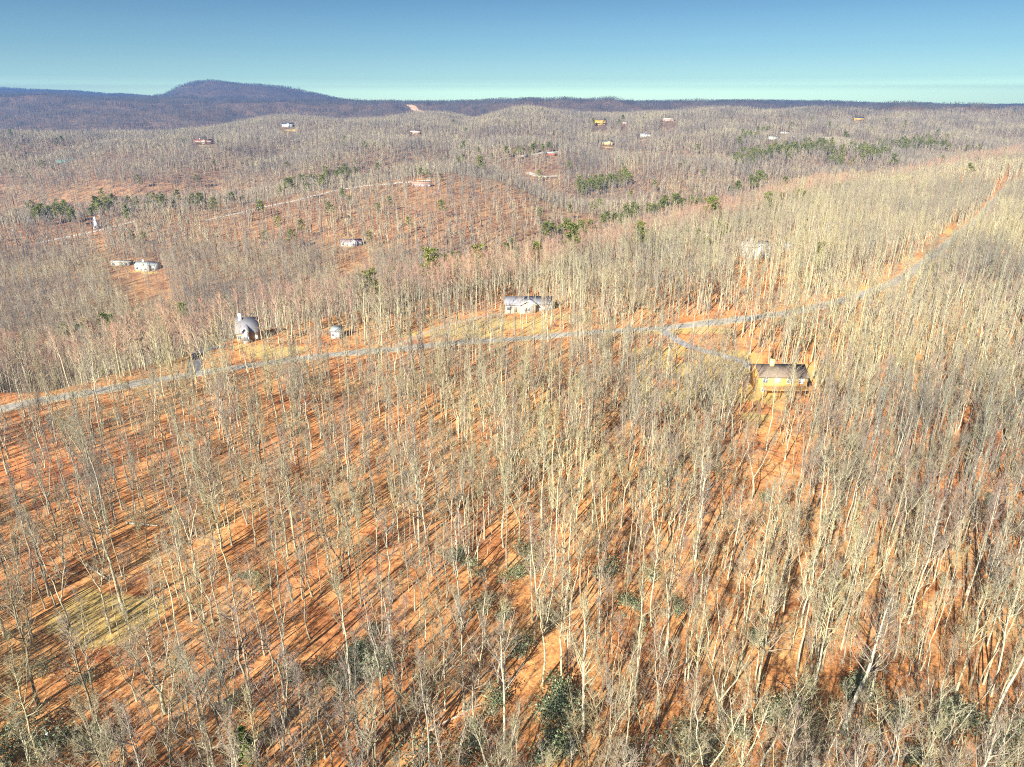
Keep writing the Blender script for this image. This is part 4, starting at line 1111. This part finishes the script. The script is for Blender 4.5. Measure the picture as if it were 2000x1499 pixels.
# ------------------------------------------------------------------ laurel thickets on the near slope
def bush(seed, w, h, m):
    rng = np.random.default_rng(seed)
    st, lf = Geo(), Geo()
    n = 16
    az = rng.uniform(0, 6.28, n); rr = w / 2 * np.sqrt(rng.random(n)) * .85
    top = np.stack([np.cos(az) * rr, np.sin(az) * rr, h * (.55 + .4 * (1 - (rr / (w / 2)) ** 2)) * rng.uniform(.8, 1.1, n)], 1)
    b = top * [.12, .12, 0]
    st.cones(b, top, .05, 4)
    leafs(lf, rng, np.concatenate([top, top * [.8, .8, .6]]), 20, w * .22, .19, .8)
    return st.mesh('stem', BARK), lf.mesh('crown', m)
BUSH = [bush(1, 4.6, 3.2, LAUREL), bush(2, 3.6, 2.6, LAUREL), bush(3, 5.6, 3.8, LAUREL), bush(4, 3.0, 2.2, LAUREL)]
for u, v, s in BUSHPX:
    x, y = ground_at(u, v + 12, y0=20)
    k = prng.randrange(4); s *= prng.uniform(.85, 1.2)
    o = obj('laurel_bush', None, None, (x, y, float(terrain(x, y)) - .1), (0, 0, prng.uniform(0, 6)), (s, s, s * .95))
    tag(o, evergreen_label('dark green laurel bush among bare trees', u, v), 'bush', 'laurel bushes under the bare trees')
    obj('stem', BUSH[k][0], o); obj('crown', BUSH[k][1], o)

# a young conifer in fresh green, and one reddish shrub
def small_conifer():
    rng = np.random.default_rng(9); tr, nd = Geo(), Geo()
    tr.cones([[0, 0, 0]], [[0, 0, 6.5]], .12, 6)
    C = []
    for z in np.linspace(.8, 6.2, 12):
        r = 1.7 * (1 - z / 6.8)
        for a in np.arange(7) * .9 + z: C.append((math.cos(a) * r, math.sin(a) * r, z - r * .15)); C.append((math.cos(a) * r * .5, math.sin(a) * r * .5, z))
    leafs(nd, rng, np.array(C), 14, .42, .32)
    return tr, nd
a, b = small_conifer()
x, y = ground_at(478, 1480, y0=20)
o = obj('young_conifer', None, None, (x, y, float(terrain(x, y)) - .1), (.05, .04, 0), (1.05, .95, .82)); tag(o, 'small fresh green conical conifer low in the picture', 'tree')
obj('trunk', a.mesh('trunk', BARK), o); obj('crown', b.mesh('crown', YOUNGGREEN), o)
x, y = ground_at(1602, 1470, y0=20)
o = obj('shrub', None, None, (x, y, float(terrain(x, y)) - .1)); tag(o, 'leafless reddish shrub before the laurel thicket', 'shrub')
tr, cr = grow(77, H=6, r=.06, cb=.1, cw=2.2, nl=22)
obj('stem', tr.mesh('stem', BARK), o); obj('crown', cr.mesh('crown', REDTWIG), o)

# snags and fallen trunks
def snag(u, v, H, r, m, label, lean=(0, 0), stubs=5, seed=1):
    rng = np.random.default_rng(seed)
    x, y = ground_at(u, v, y0=20)
    P = stem_path(rng, H, lean, .05, 6); rad = r * (1 - .45 * np.linspace(0, 1, 7)); rad[0] *= 1.25
    g = Geo(); g.tubes(P[:-1], P[1:], rad[:-1], rad[1:], 9)
    g.cones(P[-1:] , P[-1:] + [[.1, 0, .7]], rad[-1], 9)
    o = obj('dead_tree', None, None, (x, y, float(terrain(x, y)) - .15)); tag(o, label, 'dead tree')
    obj('trunk', g.mesh('trunk', m, True), o)
    g = Geo(); s = rng.uniform(.45, .95, stubs); b = at_path(P, s); a = rng.uniform(0, 6.28, stubs)
    g.cones(b, b + np.stack([np.cos(a), np.sin(a), np.full(stubs, .7)], 1) * rng.uniform(.6, 2.2, stubs)[:, None], r * .4, 5)
    obj('branch_stub', g.mesh('branch_stub', m), o)
snag(185, 1070, 12, .22, DEADWOOD, 'barkless pinkish snapped trunk standing on the orange slope', (-.08, 0), 4, 3)
snag(768, 1450, 5.5, .30, ROTWOOD, 'short dark rotten stump of a tree with ragged yellow top', (0, 0), 3, 5)
def log(u, v, L, ang, r, m, label, seed=2):
    x, y = ground_at(u, v, y0=20); rng = np.random.default_rng(seed)
    n = 8; s = np.linspace(-L / 2, L / 2, n + 1)
    px_, py_ = x + np.cos(ang) * s, y + np.sin(ang) * s + rng.normal(0, .06, n + 1)
    z = np.max([terrain(px_, py_), terrain(px_, py_)], 0) + r * .8
    P = np.stack([px_ - x, py_ - y, z - float(terrain(x, y))], 1); rad = r * (1 - .55 * np.linspace(0, 1, n + 1))
    g = Geo(); g.tubes(P[:-1], P[1:], rad[:-1], rad[1:], 8); g.cones(P[:1], P[:1] - [[.1, 0, 0]], rad[0], 8); g.cones(P[-1:], P[-1:] + [[.4, 0, .1]], rad[-1], 8)
    b = P[[4, 5, 6, 7]]; g.cones(b, b + rng.normal(0, .8, (4, 3)) + [0, 0, .9], r * .3, 4)
    o = obj('fallen_log', g.mesh('fallen_log', m, True), None, (x, y, float(terrain(x, y)))); tag(o, label, 'log')
log(277, 1026, 6.5, math.radians(-8), .22, PALEBARK, 'pale fallen log lying across orange leaves uphill of the spreading tree')
log(895, 1400, 9, math.radians(35), .2, DEADWOOD, 'long tan fallen trunk beside the laurel thicket', 4)
log(205, 1500 - 60, 7, math.radians(25), .2, ROTWOOD, 'dark fallen trunk near the lower left shrubs', 6)
log(650, 1320, 6, math.radians(40), .16, DEADWOOD, 'thin grey fallen trunk beside the dark laurel clump', 8)
log(190, 1120, 8, math.radians(-35), .2, DEADWOOD, 'tangled fallen trunk above the yellow grass patch', 9)

# ------------------------------------------------------------------ haze
zmin = float(GZ.min()) - 1.5
hz = bpy.data.materials.new('haze'); hz.use_nodes = True
nt = hz.node_tree
for n_ in list(nt.nodes): nt.nodes.remove(n_)
out = nt.nodes.new("ShaderNodeOutputMaterial"); pv = nt.nodes.new("ShaderNodeVolumePrincipled")
pv.inputs['Color'].default_value = (0.25, 0.49, 1.0, 1)
pv.inputs['Density'].default_value = 1.75e-4
pv.inputs['Anisotropy'].default_value = 0.5
nt.links.new(pv.outputs[0], out.inputs['Volume'])
HB = 9200
tag(obj('haze', Geo().box(-HB, HB, -HB, HB, zmin, float(GZ.max()) + 25).mesh('haze', hz)), 'thin bluish air over the far hills', None, None, 'stuff')
print('individual trees', len(ind) + len(NOTE))
